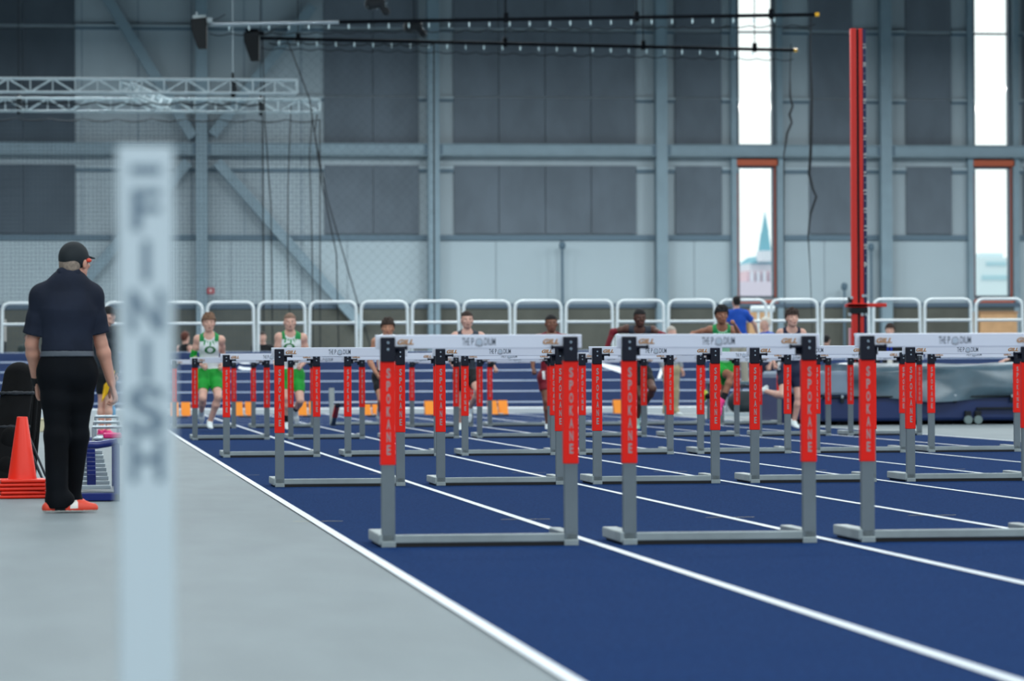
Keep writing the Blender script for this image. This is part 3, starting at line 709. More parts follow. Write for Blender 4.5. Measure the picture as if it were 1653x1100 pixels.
SK_P = skinmat('pale_skin', (226, 178, 160)); SK_T = skinmat('tan_skin', (196, 140, 112)); SK_B = skinmat('brown_skin', (134, 88, 68)); SK_D = skinmat('dark_brown_skin', (92, 58, 46))
EYE = mat('eye_white', (215, 215, 215), .2); IRIS = mat('dark_iris', (40, 28, 22), .2); LIP = mat('lips', (160, 92, 86), .5)
HAIRB = mat('dark_brown_hair', (52, 38, 32), .8, noise=.3, scale=60, bump=.3); HAIRL = mat('light_brown_hair', (122, 92, 72), .8, noise=.3, scale=60, bump=.3)
HAIRK = mat('black_hair', (16, 15, 18), .8, noise=.3, scale=60, bump=.3); HAIRG = mat('grey_hair', (190, 182, 172), .8, noise=.15, scale=60); HAIRS = mat('short_blond_hair', (140, 112, 96), .85, noise=.2, scale=60)
M_green = mat('green_fabric', (8, 156, 48), .7, noise=.08, scale=10); M_wsing = mat('white_singlet', (226, 232, 234), .7, noise=.03, scale=10)
M_gstr = mat('green_stripe', (30, 150, 80), .7); M_shoew = mat('white_shoe', (226, 238, 240), .5); M_mint = mat('mint_singlet', (150, 214, 176), .7, noise=.05, scale=10)
M_navy = mat('navy_fabric', (18, 30, 62), .75, noise=.1, scale=10); M_black = mat('black_fabric', (14, 17, 22), .8, noise=.15, scale=8); M_charc = mat('charcoal_singlet', (52, 62, 74), .75, noise=.1, scale=9)
M_crim = mat('crimson_fabric', (128, 14, 36), .7, noise=.1, scale=10); M_sole = mat('white_sole', (228, 226, 220), .5); M_pink = mat('pink_shoe', (255, 60, 140), .5); M_mintshoe = mat('mint_shoe', (170, 232, 214), .5)

class Pose:
    """joints read off the photograph (pixels) at distance Y; depth solved from bone lengths"""
    def __init__(s, px, Y, zg=0.0, k=1.0, fl=1):
        s.Y = Y; s.o = at(px, 600, Y); s.o.z = zg; s.J = {}; s.k = k; s.fl = fl
    def p(s, px, py, dy=0.0): q = at(px, py, s.Y + dy * s.fl); return V((q.x - s.o.x) * s.fl, dy, q.z - s.o.z)
    def free(s, n, px, py, dy=0.0): s.J[n] = s.p(px, py, dy); return s
    def bone(s, n, frm, px, py, L, sg):
        a = s.J[frm]; q = s.p(px, py, a[1]); dx, dz = q[0] - a[0], q[2] - a[2]; L *= s.k; r = math.hypot(dx, dz)
        if r >= L: q = V(a[0] + dx * L / r * 1.0, a[1], a[2] + dz * L / r) if r > L * 1.12 else V(q[0], a[1], q[2])
        else: q = V(q[0], a[1] + sg * math.sqrt(L * L - r * r), q[2])
        s.J[n] = q; return s
    def foot(s, q, dx, dy, dz): s.J['toe' + q] = s.J['an' + q] + nz(V(dx, dy, dz)) * .2; return s
    def head(s, px, py, dy=-.03, yaw=0, pitch=0, roll=0): s.J['head'] = s.p(px, py + 260. / s.Y * .5, dy); s.J['headM'] = rotm(yaw, pitch, roll); return s
def decal(parent, body, vs2, fs, m, name, P0, xa, za, ddir, lift=.003):
    """lay a flat drawing on the front of a garment"""
    me = body.data; bvh = BVHTree.FromPolygons([v.co for v in me.vertices], [tuple(p.vertices) for p in me.polygons]); out = []
    for a, b in vs2:
        o_ = Vector(P0 + xa * a + za * b) - Vector(ddir) * .5; hit = bvh.ray_cast(o_, Vector(ddir))
        out.append(tuple((hit[0] - Vector(ddir) * lift) if hit[0] is not None else (o_ + Vector(ddir) * .38)))
    return MB().add(out, fs).build(name, m, parent)
def ring2(rx, rz, tx, tz, n=28):
    vs = [(r0 * math.cos(2 * math.pi * k / n), r1 * math.sin(2 * math.pi * k / n)) for r0, r1 in ((rx - tx, rz - tz), (rx, rz)) for k in range(n)]
    return vs, [(k, (k + 1) % n, n + (k + 1) % n, n + k) for k in range(n)]
# ================================================================ the eight hurdlers
def stripefn(cc, J, fw):
    """rows of green rays under the neckline of the white singlet, green straps"""
    nk = J['neck']; dz = nk[2] - cc[:, 2]; dx = cc[:, 0] - nk[0]; a = np.arctan2(dx, dz + .10)
    lim = .150 + .03 * np.cos(a * 20); r = np.hypot(dx, dz)
    m = ((r < lim) & (np.sin(a * 34) > -.1) & (cc[:, 1] < nk[1] + .02) & (r > .10)) | ((np.abs(dx) > .075) & (dz < .10))
    return m.astype(int)
GR = 'hurdlers running towards the camera'
def runner(px, Y, label, P_, look, name='person'):
    J = P_.J; return person(name, label, J, look, GR, 'person', (P_.o.x, Y, P_.o.z))
YR = 51.2
# lane 1: white and green kit, big O, green arm sleeve
P_ = Pose(337, YR)
P_.free('pelvis', 338, 601).free('neck', 338, 540.5, -.06).free('shL', 319, 548, -.04).free('shR', 357, 549, -.08).free('hipL', 328.5, 607).free('hipR', 347, 606, -.02)
P_.bone('elL', 'shL', 312, 576, .29, .5).bone('wrL', 'elL', 325, 590, .25, -1).bone('elR', 'shR', 361, 575, .29, 1).bone('wrR', 'elR', 357, 590, .25, -1)
P_.bone('knL', 'hipL', 326, 643, .43, -1).bone('anL', 'knL', 327, 664, .42, 1).bone('knR', 'hipR', 351, 641, .43, -1).bone('anR', 'knR', 339.5, 682, .42, 1)
P_.foot('L', 0, .3, -1).foot('R', .1, -1, -.15).head(337, 519.5, -.09, .05)
look = dict(skin=SK_P, hair='messy', hairm=HAIRL, top='singlet', topm=[M_wsing, M_gstr], topfn=stripefn, hem=.04, bottom='shorts', botm=M_green, inseam=.68, loose=.010, wz=.06, shoem=M_shoew, curl={'L': 1.3, 'R': 1.3})
t, P, fw, up = runner(337, YR, 'hurdler in white O singlet and green shorts with a green arm sleeve', P_, look)
def emblem(t, J, px, py, Pp, sx=.082):
    sg = [c for c in t.children if c.name.startswith('singlet')][0]; p0 = Pp.p(px, py, 0)
    vs, fs = ring2(sx, .054, .038, .018); decal(t, sg, vs, fs, mat('dark_green_print', (8, 112, 52), .6), 'chest_letter', V(p0[0], 0, p0[2]), V(1, 0, 0), V(0, 0, 1), (0, 1, 0), .004)
emblem(t, P_.J, 338.5, 565.5, P_)
build('arm_sleeve', [cap(P_.J['elL'] + (P_.J['shL'] - P_.J['elL']) * .32, P_.J['elL'], .041, .038), cap(P_.J['elL'], P_.J['elL'] + (P_.J['wrL'] - P_.J['elL']) * .7, .040, .034)], .009, M_green, t, .006)
# lane 2: same club, short hair
P_ = Pose(467, 51.6)
P_.free('pelvis', 470, 601).free('neck', 468, 537, -.05).free('shL', 450.5, 545, -.05).free('shR', 489, 546, -.03).free('hipL', 461, 607).free('hipR', 480, 607)
P_.bone('elL', 'shL', 447, 577, .29, 1).bone('wrL', 'elL', 444, 594, .25, -1).bone('elR', 'shR', 496, 576, .29, 1).bone('wrR', 'elR', 486, 590, .25, -1)
P_.bone('knL', 'hipL', 462, 643, .43, -.6).bone('anL', 'knL', 464, 683, .42, .6).bone('knR', 'hipR', 483, 647, .43, -1).bone('anR', 'knR', 480, 662, .42, 1)
P_.foot('L', 0, -1, -.15).foot('R', .1, -.1, -1).head(468, 518, -.08)
look2 = dict(look); look2.update(hair='short', hairm=HAIRS, arm=1.15, sockm=M_black, nk=1.12)
t, P, fw, up = runner(467, 51.6, 'hurdler in white O singlet and green shorts with cropped hair and black socks', P_, look2)
emblem(t, P_.J, 466, 560.5, P_)
# lane 3: white singlet, black shorts, hair swept to one side
P_ = Pose(622, YR)
P_.free('pelvis', 622, 604).free('neck', 625, 544, -.06).free('shL', 606, 552, -.04).free('shR', 643, 551, -.04).free('hipL', 612, 610).free('hipR', 632, 610)
P_.bone('elL', 'shL', 597, 584, .29, .6).bone('wrL', 'elL', 606, 603, .25, -1).bone('elR', 'shR', 652, 580, .29, 1).bone('wrR', 'elR', 644, 594, .25, -1)
P_.bone('knL', 'hipL', 613, 646, .43, -1).bone('anL', 'knL', 617, 663, .42, 1).bone('knR', 'hipR', 634, 648, .43, -.5).bone('anR', 'knR', 638, 688, .42, .4)
P_.foot('L', 0, .3, -1).foot('R', .1, -1, -.15).head(626, 527.5, -.09, -.12)
lk = dict(skin=SK_T, hair='messy', hairm=HAIRB, top='singlet', topm=M_wsing, hem=.04, bottom='shorts', botm=M_black, inseam=.62, shoem=M_shoew, neckr=.075, curl={'L': 1.3, 'R': 1.3})
t, P, fw, up = runner(622, YR, 'hurdler in white singlet and black shorts with dark wind-swept hair', P_, lk)
n_ = P_.J['neck']
# lane 4: charcoal singlet
P_ = Pose(752, YR)
P_.free('pelvis', 752, 602).free('neck', 754, 536, -.05).free('shL', 735, 543, -.04).free('shR', 776, 543, -.05).free('hipL', 742, 609).free('hipR', 762, 609)
P_.bone('elL', 'shL', 724, 573, .29, 1).bone('wrL', 'elL', 730, 592, .25, -1).bone('elR', 'shR', 785, 573, .29, .4).bone('wrR', 'elR', 796, 591, .25, -.5)
P_.bone('knL', 'hipL', 745, 646, .43, .2).bone('anL', 'knL', 745, 684, .42, .5).bone('knR', 'hipR', 768, 632, .43, -1).bone('anR', 'knR', 763, 658, .42, 1)
P_.foot('L', -.1, -1, -.2).foot('R', 0, -.3, -1).head(754, 514.5, -.07, .05)
lk = dict(skin=SK_P, hair='short', hairm=HAIRB, top='singlet', topm=M_charc, hem=.04, bottom='shorts', botm=M_black, inseam=.58, shoem=M_shoew, curl={'L': 1.3, 'R': 1.3})
t, P, fw, up = runner(752, YR, 'hurdler in charcoal singlet with a black wristband, arms held wide', P_, lk)
J = P_.J; build('wristband', [cap(J['elR'] + (J['wrR'] - J['elR']) * .78, J['elR'] + (J['wrR'] - J['elR']) * .93, .030, .029)], .008, M_black, t, .006)
# lane 5: crimson kit, dark skin
P_ = Pose(889, 51.5)
P_.free('pelvis', 888, 605).free('neck', 890, 540, -.05).free('shL', 870, 546, -.04).free('shR', 911, 546, -.05).free('hipL', 879, 611).free('hipR', 898, 611)
P_.bone('elL', 'shL', 860, 577, .29, .4).bone('wrL', 'elL', 859, 594, .25, -.5).bone('elR', 'shR', 920, 575, .29, 1).bone('wrR', 'elR', 915, 590, .25, -1)
P_.bone('knL', 'hipL', 881, 648, .43, -.4).bone('anL', 'knL', 886, 686, .42, .5).bone('knR', 'hipR', 903, 640, .43, -1).bone('anR', 'knR', 901, 662, .42, 1)
P_.foot('L', -.1, -1, -.2).foot('R', 0, -.3, -1).head(890, 520, -.07)
lk = dict(skin=SK_B, hair='short', hairm=HAIRK, top='singlet', topm=M_crim, hem=.04, bottom='shorts', botm=M_crim, inseam=.55, shoem=M_shoew, curl={'L': 1.0, 'R': 1.3})
t, P, fw, up = runner(889, 51.5, 'hurdler in crimson singlet and crimson shorts with a white hip number', P_, lk)
def hipnum(t, Pp, px, py, w_=.05, h_=.10):
    so = [c for c in t.children if c.name.startswith('shorts')][0]; p0 = Pp.p(px, py, 0); vs = [(a * w_ / 2, b * h_ / 2) for b in (-1, -.33, .33, 1) for a in (-1, -.33, .33, 1)]
    fs = [(r * 4 + c, r * 4 + c + 1, r * 4 + c + 5, r * 4 + c + 4) for r in range(3) for c in range(3)]
    decal(t, so, vs, fs, M_wsing, 'hip_number', V(p0[0], 0, p0[2]), V(1, 0, 0), V(0, 0, 1), (0, 1, 0), .004)
hipnum(t, P_, 876, 606, .04, .12)
# lane 6: charcoal and crimson sleeves, dark skin, leaning forward
P_ = Pose(1032, 51.0)
P_.free('pelvis', 1030, 598, .05).free('neck', 1032, 531, -.16).free('shL', 1011, 531, -.12).free('shR', 1054, 533, -.14).free('hipL', 1021, 604, .05).free('hipR', 1041, 604, .05)
P_.bone('elL', 'shL', 990, 536, .27, .3).bone('wrL', 'elL', 979, 563, .25, .2).bone('elR', 'shR', 1066, 542, .28, -1).bone('wrR', 'elR', 1058, 568, .25, 1)
P_.bone('knL', 'hipL', 1031, 640, .43, -.6).bone('anL', 'knL', 1031, 676, .42, .5).bone('knR', 'hipR', 1047, 628, .43, -1).bone('anR', 'knR', 1046, 655, .42, 1)
P_.foot('L', 0, -.5, -1).foot('R', 0, -.3, -1).head(1033, 511, -.22, .12, .1)
lk = dict(skin=SK_D, hair='short', hairm=HAIRK, top='singlet', topm=M_charc, hem=.04, bottom='shorts', botm=M_black, inseam=.6, shoem=M_mintshoe, curl={'L': 1.0, 'R': 1.3})
t, P, fw, up = runner(1032, 51.0, 'hurdler in charcoal singlet with crimson arm sleeves, dark skin and mint shoes', P_, lk)
J = P_.J
for q in 'LR': build('arm_sleeve', [cap(J['el' + q] + (J['sh' + q] - J['el' + q]) * .25, J['el' + q], .041, .039), cap(J['el' + q], J['wr' + q], .042, .028)], .009, M_crim, t, .006)
sg = [c for c in t.children if c.name.startswith('singlet')][0]; p0 = P_.p(1017, 532 + 2, 0)
# lane 7: mint and green kit, curly black hair, pink shoe
P_ = Pose(1164, 50.8)
P_.free('pelvis', 1166, 590).free('neck', 1165, 527, -.12).free('shL', 1146, 533, -.10).free('shR', 1182, 533, -.12).free('hipL', 1157, 597).free('hipR', 1176, 597)
P_.bone('elL', 'shL', 1121, 539, .28, 1).bone('wrL', 'elL', 1113, 556, .25, -1).bone('elR', 'shR', 1192, 546, .28, -.7).bone('wrR', 'elR', 1184, 527, .25, -1)
P_.bone('knL', 'hipL', 1172, 607, .43, -1).bone('anL', 'knL', 1165, 648, .42, -.3).bone('knR', 'hipR', 1172, 634, .43, .4).bone('anR', 'knR', 1147, 640, .42, 1)
P_.foot('L', .12, -.25, -1).foot('R', -.3, .2, -1).head(1165, 507, -.18, .04)
lk = dict(skin=SK_B if False else skinmat('light_brown_skin', (160, 108, 84)), hair='curly', hairm=HAIRK, top='singlet', topm=[M_mint, M_gstr], topfn=stripefn, hem=.0, bottom='shorts', botm=M_green, inseam=.66, shoeR=mat('lime_shoe', (200, 214, 40), .5), shoem=M_pink, sockm=M_black, curl={'L': 1.3, 'R': 1.3})
t, P, fw, up = runner(1164, 50.8, 'hurdler in mint and green kit with black curly hair and a pink shoe', P_, lk)
# lane 8: navy kit, brown hair blown back
P_ = Pose(1277, 50.6)
P_.free('pelvis', 1276, 593).free('neck', 1278, 531, -.10).free('shL', 1260, 538, -.08).free('shR', 1295, 538, -.10).free('hipL', 1266, 600).free('hipR', 1285, 600)
P_.bone('elL', 'shL', 1248, 563, .28, .8).bone('wrL', 'elL', 1247, 585, .25, -.6).bone('elR', 'shR', 1302, 566, .28, .8).bone('wrR', 'elR', 1290, 575, .25, -1)
P_.bone('knL', 'hipL', 1259, 638, .43, -1).bone('anL', 'knL', 1243, 632, .42, 1).bone('knR', 'hipR', 1287, 641, .43, -.4).bone('anR', 'knR', 1283, 681, .42, .3)
P_.foot('L', -.6, .4, -.6).foot('R', .15, -1, -.15).head(1279, 511.5, -.16, .14)
lk = dict(skin=SK_P, hair='messy', hairm=HAIRB, top='singlet', topm=M_navy, hem=.02, bottom='shorts', botm=M_navy, inseam=.64, shoem=M_shoew, curl={'L': 1.3, 'R': 1.3})
t, P, fw, up = runner(1277, 50.6, 'hurdler in navy singlet and navy shorts with brown hair blown upward', P_, lk)
hipnum(t, P_, 1255, 591, .045, .12)
# ================================================================ the official in black, seen from behind
M_shirt = mat('navy_black_polo', (32, 39, 55), .8, noise=.25, scale=3, bump=.9, detail=4, spec=.2); M_trou = mat('black_trousers', (10, 14, 20), .85, noise=.3, scale=4, bump=.9, detail=4, spec=.15)
M_cap = mat('dark_cap', (20, 30, 36), .8); M_shred = mat('red_shoe_leather', (222, 70, 48), .5); M_shblk = mat('black_shoe_suede', (18, 22, 30), .7)
YM = 22.1
P_ = Pose(104, YM, fl=-1)
P_.free('pelvis', 107, 598).free('neck', 112, 449, .03).free('shR', 68, 480, .02).free('shL', 147, 479, -.02).free('hipR', 90, 606).free('hipL', 128, 606)
P_.bone('elR', 'shR', 51, 556, .325, -.3).bone('wrR', 'elR', 59, 617, .26, -1).bone('elL', 'shL', 163, 554, .325, -.2).bone('wrL', 'elL', 180, 619, .28, -.4)
P_.bone('knR', 'hipR', 91, 704, .42, .1).bone('anR', 'knR', 92, 803, .40, .1).bone('knL', 'hipL', 124, 704, .42, -.4).bone('anL', 'knL', 112, 802, .40, .1)
J = P_.J; J['toeR'] = J['anR'] + nz(V(-1, -.18, 0)) * .2; J['anL'][1] -= .16; J['anR'][2] = J['anL'][2] = .078; J['toeR'][2] = J['anR'][2]; J['toeL'] = J['anL'] + V(-.1, -.18, 0); J['toeL'] = J['anL'] + nz(V(-.5, -1, 0)) * .2
J['head'] = P_.p(121, 424, -.01); J['headM'] = rotm(-.60, -.05, 0)
def shoefn(cc, a, d, dn):
    r = cc - a; f = r @ d; v = r @ dn
    mi = np.zeros(len(cc), int); mi[v > .062] = 1; mi[(v < .062) & (f > -.02) & (f < .045)] = 2; mi[(v < .05) & (f > .075) & (f < .125)] = 1
    return mi
lk = dict(skin=skinmat('ruddy_skin', (204, 150, 130)), h=.0075, girth=1.10, top='tee', topm=M_shirt, toff=.019, hem=.118, collar=.045, sleeve=.80, bottom='trousers', botm=M_trou, wz=.125, loose=.012, cuff=.054, shs=1.2, shoem=[M_shred, M_sole, M_shblk], shoefn=shoefn,
          hair='short', hairm=mat('grey_brown_hair', (140, 126, 114), .8, noise=.2, scale=50), capm=M_cap, hs=1.06, capz=-.048, curl={'L': .75, 'R': .8}, arm=1.06, hand=1.08, nk=1.2, face=1, leg=1.0)
t, P, fw, up = person('person', 'man in dark polo, black trousers and black cap, his back to the camera', J, lk, None, 'person', (P_.o.x, YM, 0), math.pi)
c_ = (J['hipL'] + J['hipR']) / 2; zb_ = P_.p(107, 572)[2]
build('belt', LAST['torso'][:3], .006, mat('grey_belt', (84, 92, 102), .5), t, .018, [lambda x, y, z: z - (zb_ + .022) + 0 * x * y, lambda x, y, z: (zb_ - .016) - z + 0 * x * y])
build('collar', [cap(J['neck'] + V(.035 * a, .03 * s_, .025), J['neck'] + V(.045 * b2, .035 * s2, .035), .028, .024) for a, s_, b2, s2 in ((-1, 1, 1, 1), (-1, 1, -1.2, -.6), (1, 1, 1.2, -.6))], .006, M_shirt, t, .006)
build('cap_patch', [ell(P(-.086, -.020, .01), (.012, .026, .014), np.array(J['headM']).T, .01)], .004, M_shred, t)
build('wristband', [cap(J['wrR'] - V(0, 0, 0), J['wrR'] + nz(J['elR'] - J['wrR']) * .02, .030, .031)], .005, M_black, t, .004)

# the second official behind him, cap, dark top, shorts
P_ = Pose(172, 49.5)
P_.free('pelvis', 172, 600).free('neck', 170, 531).free('shL', 158, 538, .08).free('shR', 180, 538, -.08).free('hipL', 167, 607, .04).free('hipR', 177, 607, -.04)
P_.bone('elL', 'shL', 155, 572, .3, .3).bone('wrL', 'elL', 159, 600, .26, -1).bone('elR', 'shR', 186, 573, .3, -.3).bone('wrR', 'elR', 189, 602, .26, -.6)
P_.bone('knL', 'hipL', 165, 652, .43, .1).bone('anL', 'knL', 164, 697, .42, .1).bone('knR', 'hipR', 176, 652, .43, -.1).bone('anR', 'knR', 174, 697, .42, .1)
P_.foot('L', .7, -.7, -.02).foot('R', .8, -.6, -.02).head(176, 507, -.02, .75)
lk = dict(skin=SK_P, top='jacket', topm=mat('dark_slate_top', (34, 44, 54), .8), toff=.015, hem=-.03, bottom='shorts', botm=M_black, inseam=.66, loose=.016, shoem=M_pink, hair='short', hairm=HAIRS, capm=M_black)
H2 = P_.J['wrR'] + nz(P_.J['wrR'] - P_.J['elR']) * .07 + V(P_.o.x, 49.5, 0)
person('person', 'man in black cap, dark top and black shorts between the official and the finish post', P_.J, lk, None, 'person', (P_.o.x, 49.5, 0))

# ---------------------------------------------------------------- standing people round the start and behind the bank
def stand(px, Y, ytop, label, look, yaw=0., group=None, face=0., arms=None, zg=None, h=.013, lean=0):
    """upright figure whose crown is seen at px, ytop; sized so that the feet reach zg"""
    zt_ = at(px, ytop, Y).z; zg = 0.0 if zg is None else zg; H = zt_ - zg; k = H / 1.79; J = {}
    f = lambda x, y, z: V(x, y, z) * k
    J.update(pelvis=f(0, 0, .95), neck=f(lean, -.02, 1.49), shL=f(-.185 + lean, 0, 1.43), shR=f(.185 + lean, 0, 1.43), hipL=f(-.09, 0, .91), hipR=f(.09, 0, .91), knL=f(-.10, -.02, .50), knR=f(.10, -.02, .50), anL=f(-.11, .02, .085), anR=f(.11, .02, .085))
    J.update(elL=f(-.25 + lean, .03, 1.15), wrL=f(-.26 + lean, -.06, .90), elR=f(.25 + lean, .03, 1.15), wrR=f(.26 + lean, -.06, .90))
    if arms: J.update({n: f(*v) for n, v in arms.items()})
    for q in 'LR': J['toe' + q] = J['an' + q] + V(0, -.2, -.01)
    J['head'] = f(lean * 1.1, -.03, 1.665); J['headM'] = rotm(face)
    lk_ = dict(skin=SK_P, h=h, hs=1.0, shoem=M_black, loose=.016, hair='short', hairm=HAIRB); lk_.update(look)
    if k < .97: lk_['girth'] = .97; lk_['arm'] = .95
    p = at(px, 600, Y); return person('person', label, J, lk_, group, 'person', (p.x - lean * k * math.cos(yaw), Y, zg), yaw)
GB = 'people behind the banked turn'
M_grjk = mat('grey_green_jacket', (52, 66, 66), .85)
stand(46, 79.0, 537, 'spectator in dark grey jacket behind the bank, left of the official', dict(top='jacket', topm=M_grjk, bottom='trousers', botm=M_black, hairm=HAIRK), .5, GB)
stand(298, 79.2, 537, 'bare-shouldered athlete with reddish brown hair behind the bank', dict(top='singlet', topm=M_black, bottom='shorts', botm=M_black, hair='messy', hairm=mat('auburn_hair', (96, 52, 40), .8, noise=.2, scale=40)), 2.3, GB)
stand(424, 79.0, 536, 'man in black jacket behind the bank between the first two hurdlers', dict(top='jacket', topm=M_black, bottom='trousers', botm=M_black, hairm=HAIRB), 0, GB)
stand(1334, 79.0, 541, 'dark-haired person behind the bank left of the vaulting upright', dict(top='jacket', topm=M_black, bottom='trousers', botm=M_black, hairm=HAIRK), 2.6, GB)
stand(1437, 66.0, 524, 'person with black top and blue lanyard standing behind the landing mats', dict(top='jacket', topm=M_black, bottom='trousers', botm=mat('dark_green_trousers', (34, 48, 44), .8), hair='messy', hairm=HAIRB), -.3)
t, P, fw, up = stand(1437, 66.0, 524, 'x', dict(), 0) if False else (None, None, None, None)
M_khaki = mat('khaki_cloth', (176, 164, 132), .85, noise=.12, scale=5)
stand(1083, 66.3, 528, 'grey-haired person in khaki trousers walking near the start', dict(top='jacket', topm=mat('pale_grey_top', (150, 156, 162), .8), bottom='trousers', botm=M_khaki, hairm=HAIRG, shoem=M_shoew, hs=1.05), .6, None, 0, None)
M_royal = mat('royal_blue_shirt', (22, 82, 190), .8, noise=.06, scale=5)
stand(1190, 69.5, 478, 'man in royal blue shirt on the starter stand with his back turned', dict(top='tee', topm=M_royal, bottom='trousers', botm=mat('beige_cloth', (186, 182, 168), .85), hairm=HAIRK, girth=1.05, toff=.02), math.pi + .15, None, 0, dict(elL=(-.36, -.10, 1.22), wrL=(-.47, -.26, 1.04)), .56, .012, .05)
stand(1238, 68.6, 512, 'white-haired person in blue shirt beside the starter stand', dict(top='tee', topm=M_royal, bottom='trousers', botm=M_navy, hairm=mat('white_hair', (224, 220, 210), .8), hair='short', hs=1.1), -1.3)
# person leaning over the mats at the right edge: black sleeve, hand resting
P_ = Pose(1690, 58.0)
P_.free('pelvis', 1712, 606, .1).free('neck', 1690, 548, .05).free('shL', 1672, 561, .0).free('shR', 1712, 560, .05).free('hipL', 1704, 613, .1).free('hipR', 1722, 613, .1)
P_.bone('elL', 'shL', 1650, 584, .3, -1).free('wrL', 1622, 582, -.25).bone('elR', 'shR', 1730, 590, .3, .3).bone('wrR', 'elR', 1720, 612, .25, -1)
P_.free('knL', 1700, 645, .05).free('knR', 1722, 645, .1).free('anL', 1702, 680, .15).free('anR', 1724, 680, .15).foot('L', 0, -1, 0).foot('R', 0, -1, 0).head(1684, 522, 0, -.4)
P_.J['hdL'] = V(-.9, 0, -.35); P_.J['palmL'] = V(-.1, 0, -1)
person('person', 'person in black sleeves reaching a hand over the mats at the right edge', P_.J, dict(skin=SK_P, top='jacket', topm=M_black, toff=.02, hem=0, bottom='trousers', botm=M_black, shoem=M_black, hair='short', hairm=HAIRB, curl={'L': .5, 'R': .8}), None, 'person', (P_.o.x, 58.0, 0))

# ================================================================ starting blocks with orange pedals
M_orp = mat('orange_pedal', (255, 150, 28), .5); M_alu = mat('aluminium', (170, 182, 190), .35, .6); M_dkst = mat('dark_steel', (40, 46, 56), .5)
def block():
    t = thing('starting_block', 'x', 'starting block', (0, 0, 0), 0, 'starting blocks behind the start line')
    MB().box((-.03, 0, .01), (.03, .85, .05), 0, .004).build('rail', M_alu, t)
    MB().box((-.13, -.02, 0), (.13, .05, .03), 0, .004).build('front_plate', M_dkst, t)
    for s, y in ((-1, .32), (1, .58)):
        m = MB(); x0, x1 = (.030, .205) if s > 0 else (-.205, -.030)
        m.add([(x, yy, z) for x in (x0, x1) for yy, z in ((y, .03), (y + .24, .03), (y + .30, .285), (y + .24, .29))], [(0, 1, 2, 3), (4, 5, 6, 7), (0, 1, 5, 4), (1, 2, 6, 5), (2, 3, 7, 6), (3, 0, 4, 7)])
        m.build('pedal', M_orp, t)
    return t
b0 = block()
for k in range(8):
    b_ = b0 if k == 0 else copy_tree(b0); b_.location = (1.4 + .61 + 1.22 * k + .02, 66.2, .004)
    b_['label'] = 'starting block with two orange pedals in the %s lane from the left' % ORD[k]

# ================================================================ cones, bags and cart beside the official
M_cone = mat('orange_red_cone', (248, 44, 14), .42)
cp = at(36, 800, 24.7)
def cone():
    t = thing('traffic_cone', 'x', 'traffic cone', (0, 0, 0), .08, 'stacked orange cones')
    m = MB(); m.box((-.165, -.165, 0), (.165, .165, .022), 0, .008); m.build('base', M_cone, t)
    pr = [(.104, .020), (.100, .030), (.037, .455), (.035, .458), (.031, .455), (.094, .030), (.098, .020)]
    MB().lathe(pr, 32).build('cone_body', M_cone, t); return t
c0 = cone()
for k in range(5):
    c_ = c0 if k == 0 else copy_tree(c0); c_.location = (cp.x, 24.75, .003 + .0275 * k); c_.rotation_euler = (0, 0, .06 + .05 * math.sin(k * 2.1))
    c_['label'] = ['orange traffic cone at the bottom of the stack', 'orange traffic cone second from the bottom of the stack', 'orange traffic cone in the middle of the stack', 'orange traffic cone just under the top one', 'tall orange traffic cone on top of the stack beside the official'][k]
# leaning black equipment bags
M_bag = mat('black_nylon', (7, 9, 12), .8, spec=.2, noise=.3, scale=8, bump=.6); M_strap = mat('strap_webbing', (34, 40, 48), .7); M_blue = mat('bright_blue_cloth', (30, 80, 220), .6)
def bag(px0, py0, px1, py1, Y, w_, d_, label, extra=False):
    a = at(px0, py0, Y); a.z = max(a.z, .02); b_ = at(px1, py1, Y); a_ = V(a.x, 0, a.z); e = V(b_.x, .25, b_.z); t = thing('equipment_bag', label, 'bag', (0, Y, 0))
    ps = [cap(a_ + V(0, 0, w_ * .6), e - V(0, 0, w_ * .5), w_, w_ * .92, d_, V(0, 1, 0), .03)]
    build('bag_body', ps, .014, M_bag, t, 0, [lambda x, y, z: .0 - z + 0 * x * y])
    for f in (.28, .52, .80):
        c = a_ + (e - a_) * f
        build('strap', [cap(c + V(-w_ * .1, -w_ * d_ * .9, 0), c + V(w_ * .1, -w_ * d_ * .9, .0), .012, .012)] + [cap(c + V(w_ * math.cos(q) * 1.0, w_ * d_ * math.sin(q), 0), c + V(w_ * math.cos(q + .4), w_ * d_ * math.sin(q + .4), 0), .010, .010) for q in np.arange(-3.2, 3.1, .4)], .008, M_strap, t)
    for f in (.18, .42):
        c = a_ + (e - a_) * f + V(0, -w_ * d_, 0); build('pocket', [ell(c, (w_ * .55, .035, .09), np.eye(3), .02)], .01, M_bag, t)
    return t
bag(6, 805, 30, 596, 25.9, .125, .75, 'tall black equipment bag leaning behind the cones')
bag(46, 700, 54, 612, 26.6, .075, .8, 'narrower black bag standing behind the taller leaning one') if False else None
t = thing('folded_stand', 'folded black metal stands leaning behind the cones with a blue cloth on top', 'stand', (0, 26.35, 0))
for i, (a, b_) in enumerate((((30, 799), (44, 606)), ((38, 799), (52, 604)), ((45, 798), (60, 608)), ((52, 797), (64, 640)))):
    p, q = at(*a, 26.35), at(*b_, 26.35); MB().tube([(p.x, .06 * i, .02), (q.x, .12 + .05 * i, q.z)], .020, 8).build('tube', M_bag, t)
for i, (a, b_) in enumerate((((72, 782), (36, 700)), ((74, 770), (38, 686)), ((75, 792), (40, 715)))):
    p, q = at(*a, 26.2), at(*b_, 26.2); MB().tube([(p.x, -.1 + .03 * i, max(p.z, .02)), (q.x, .05, q.z)], .009, 8).build('leg', M_dkst, t)
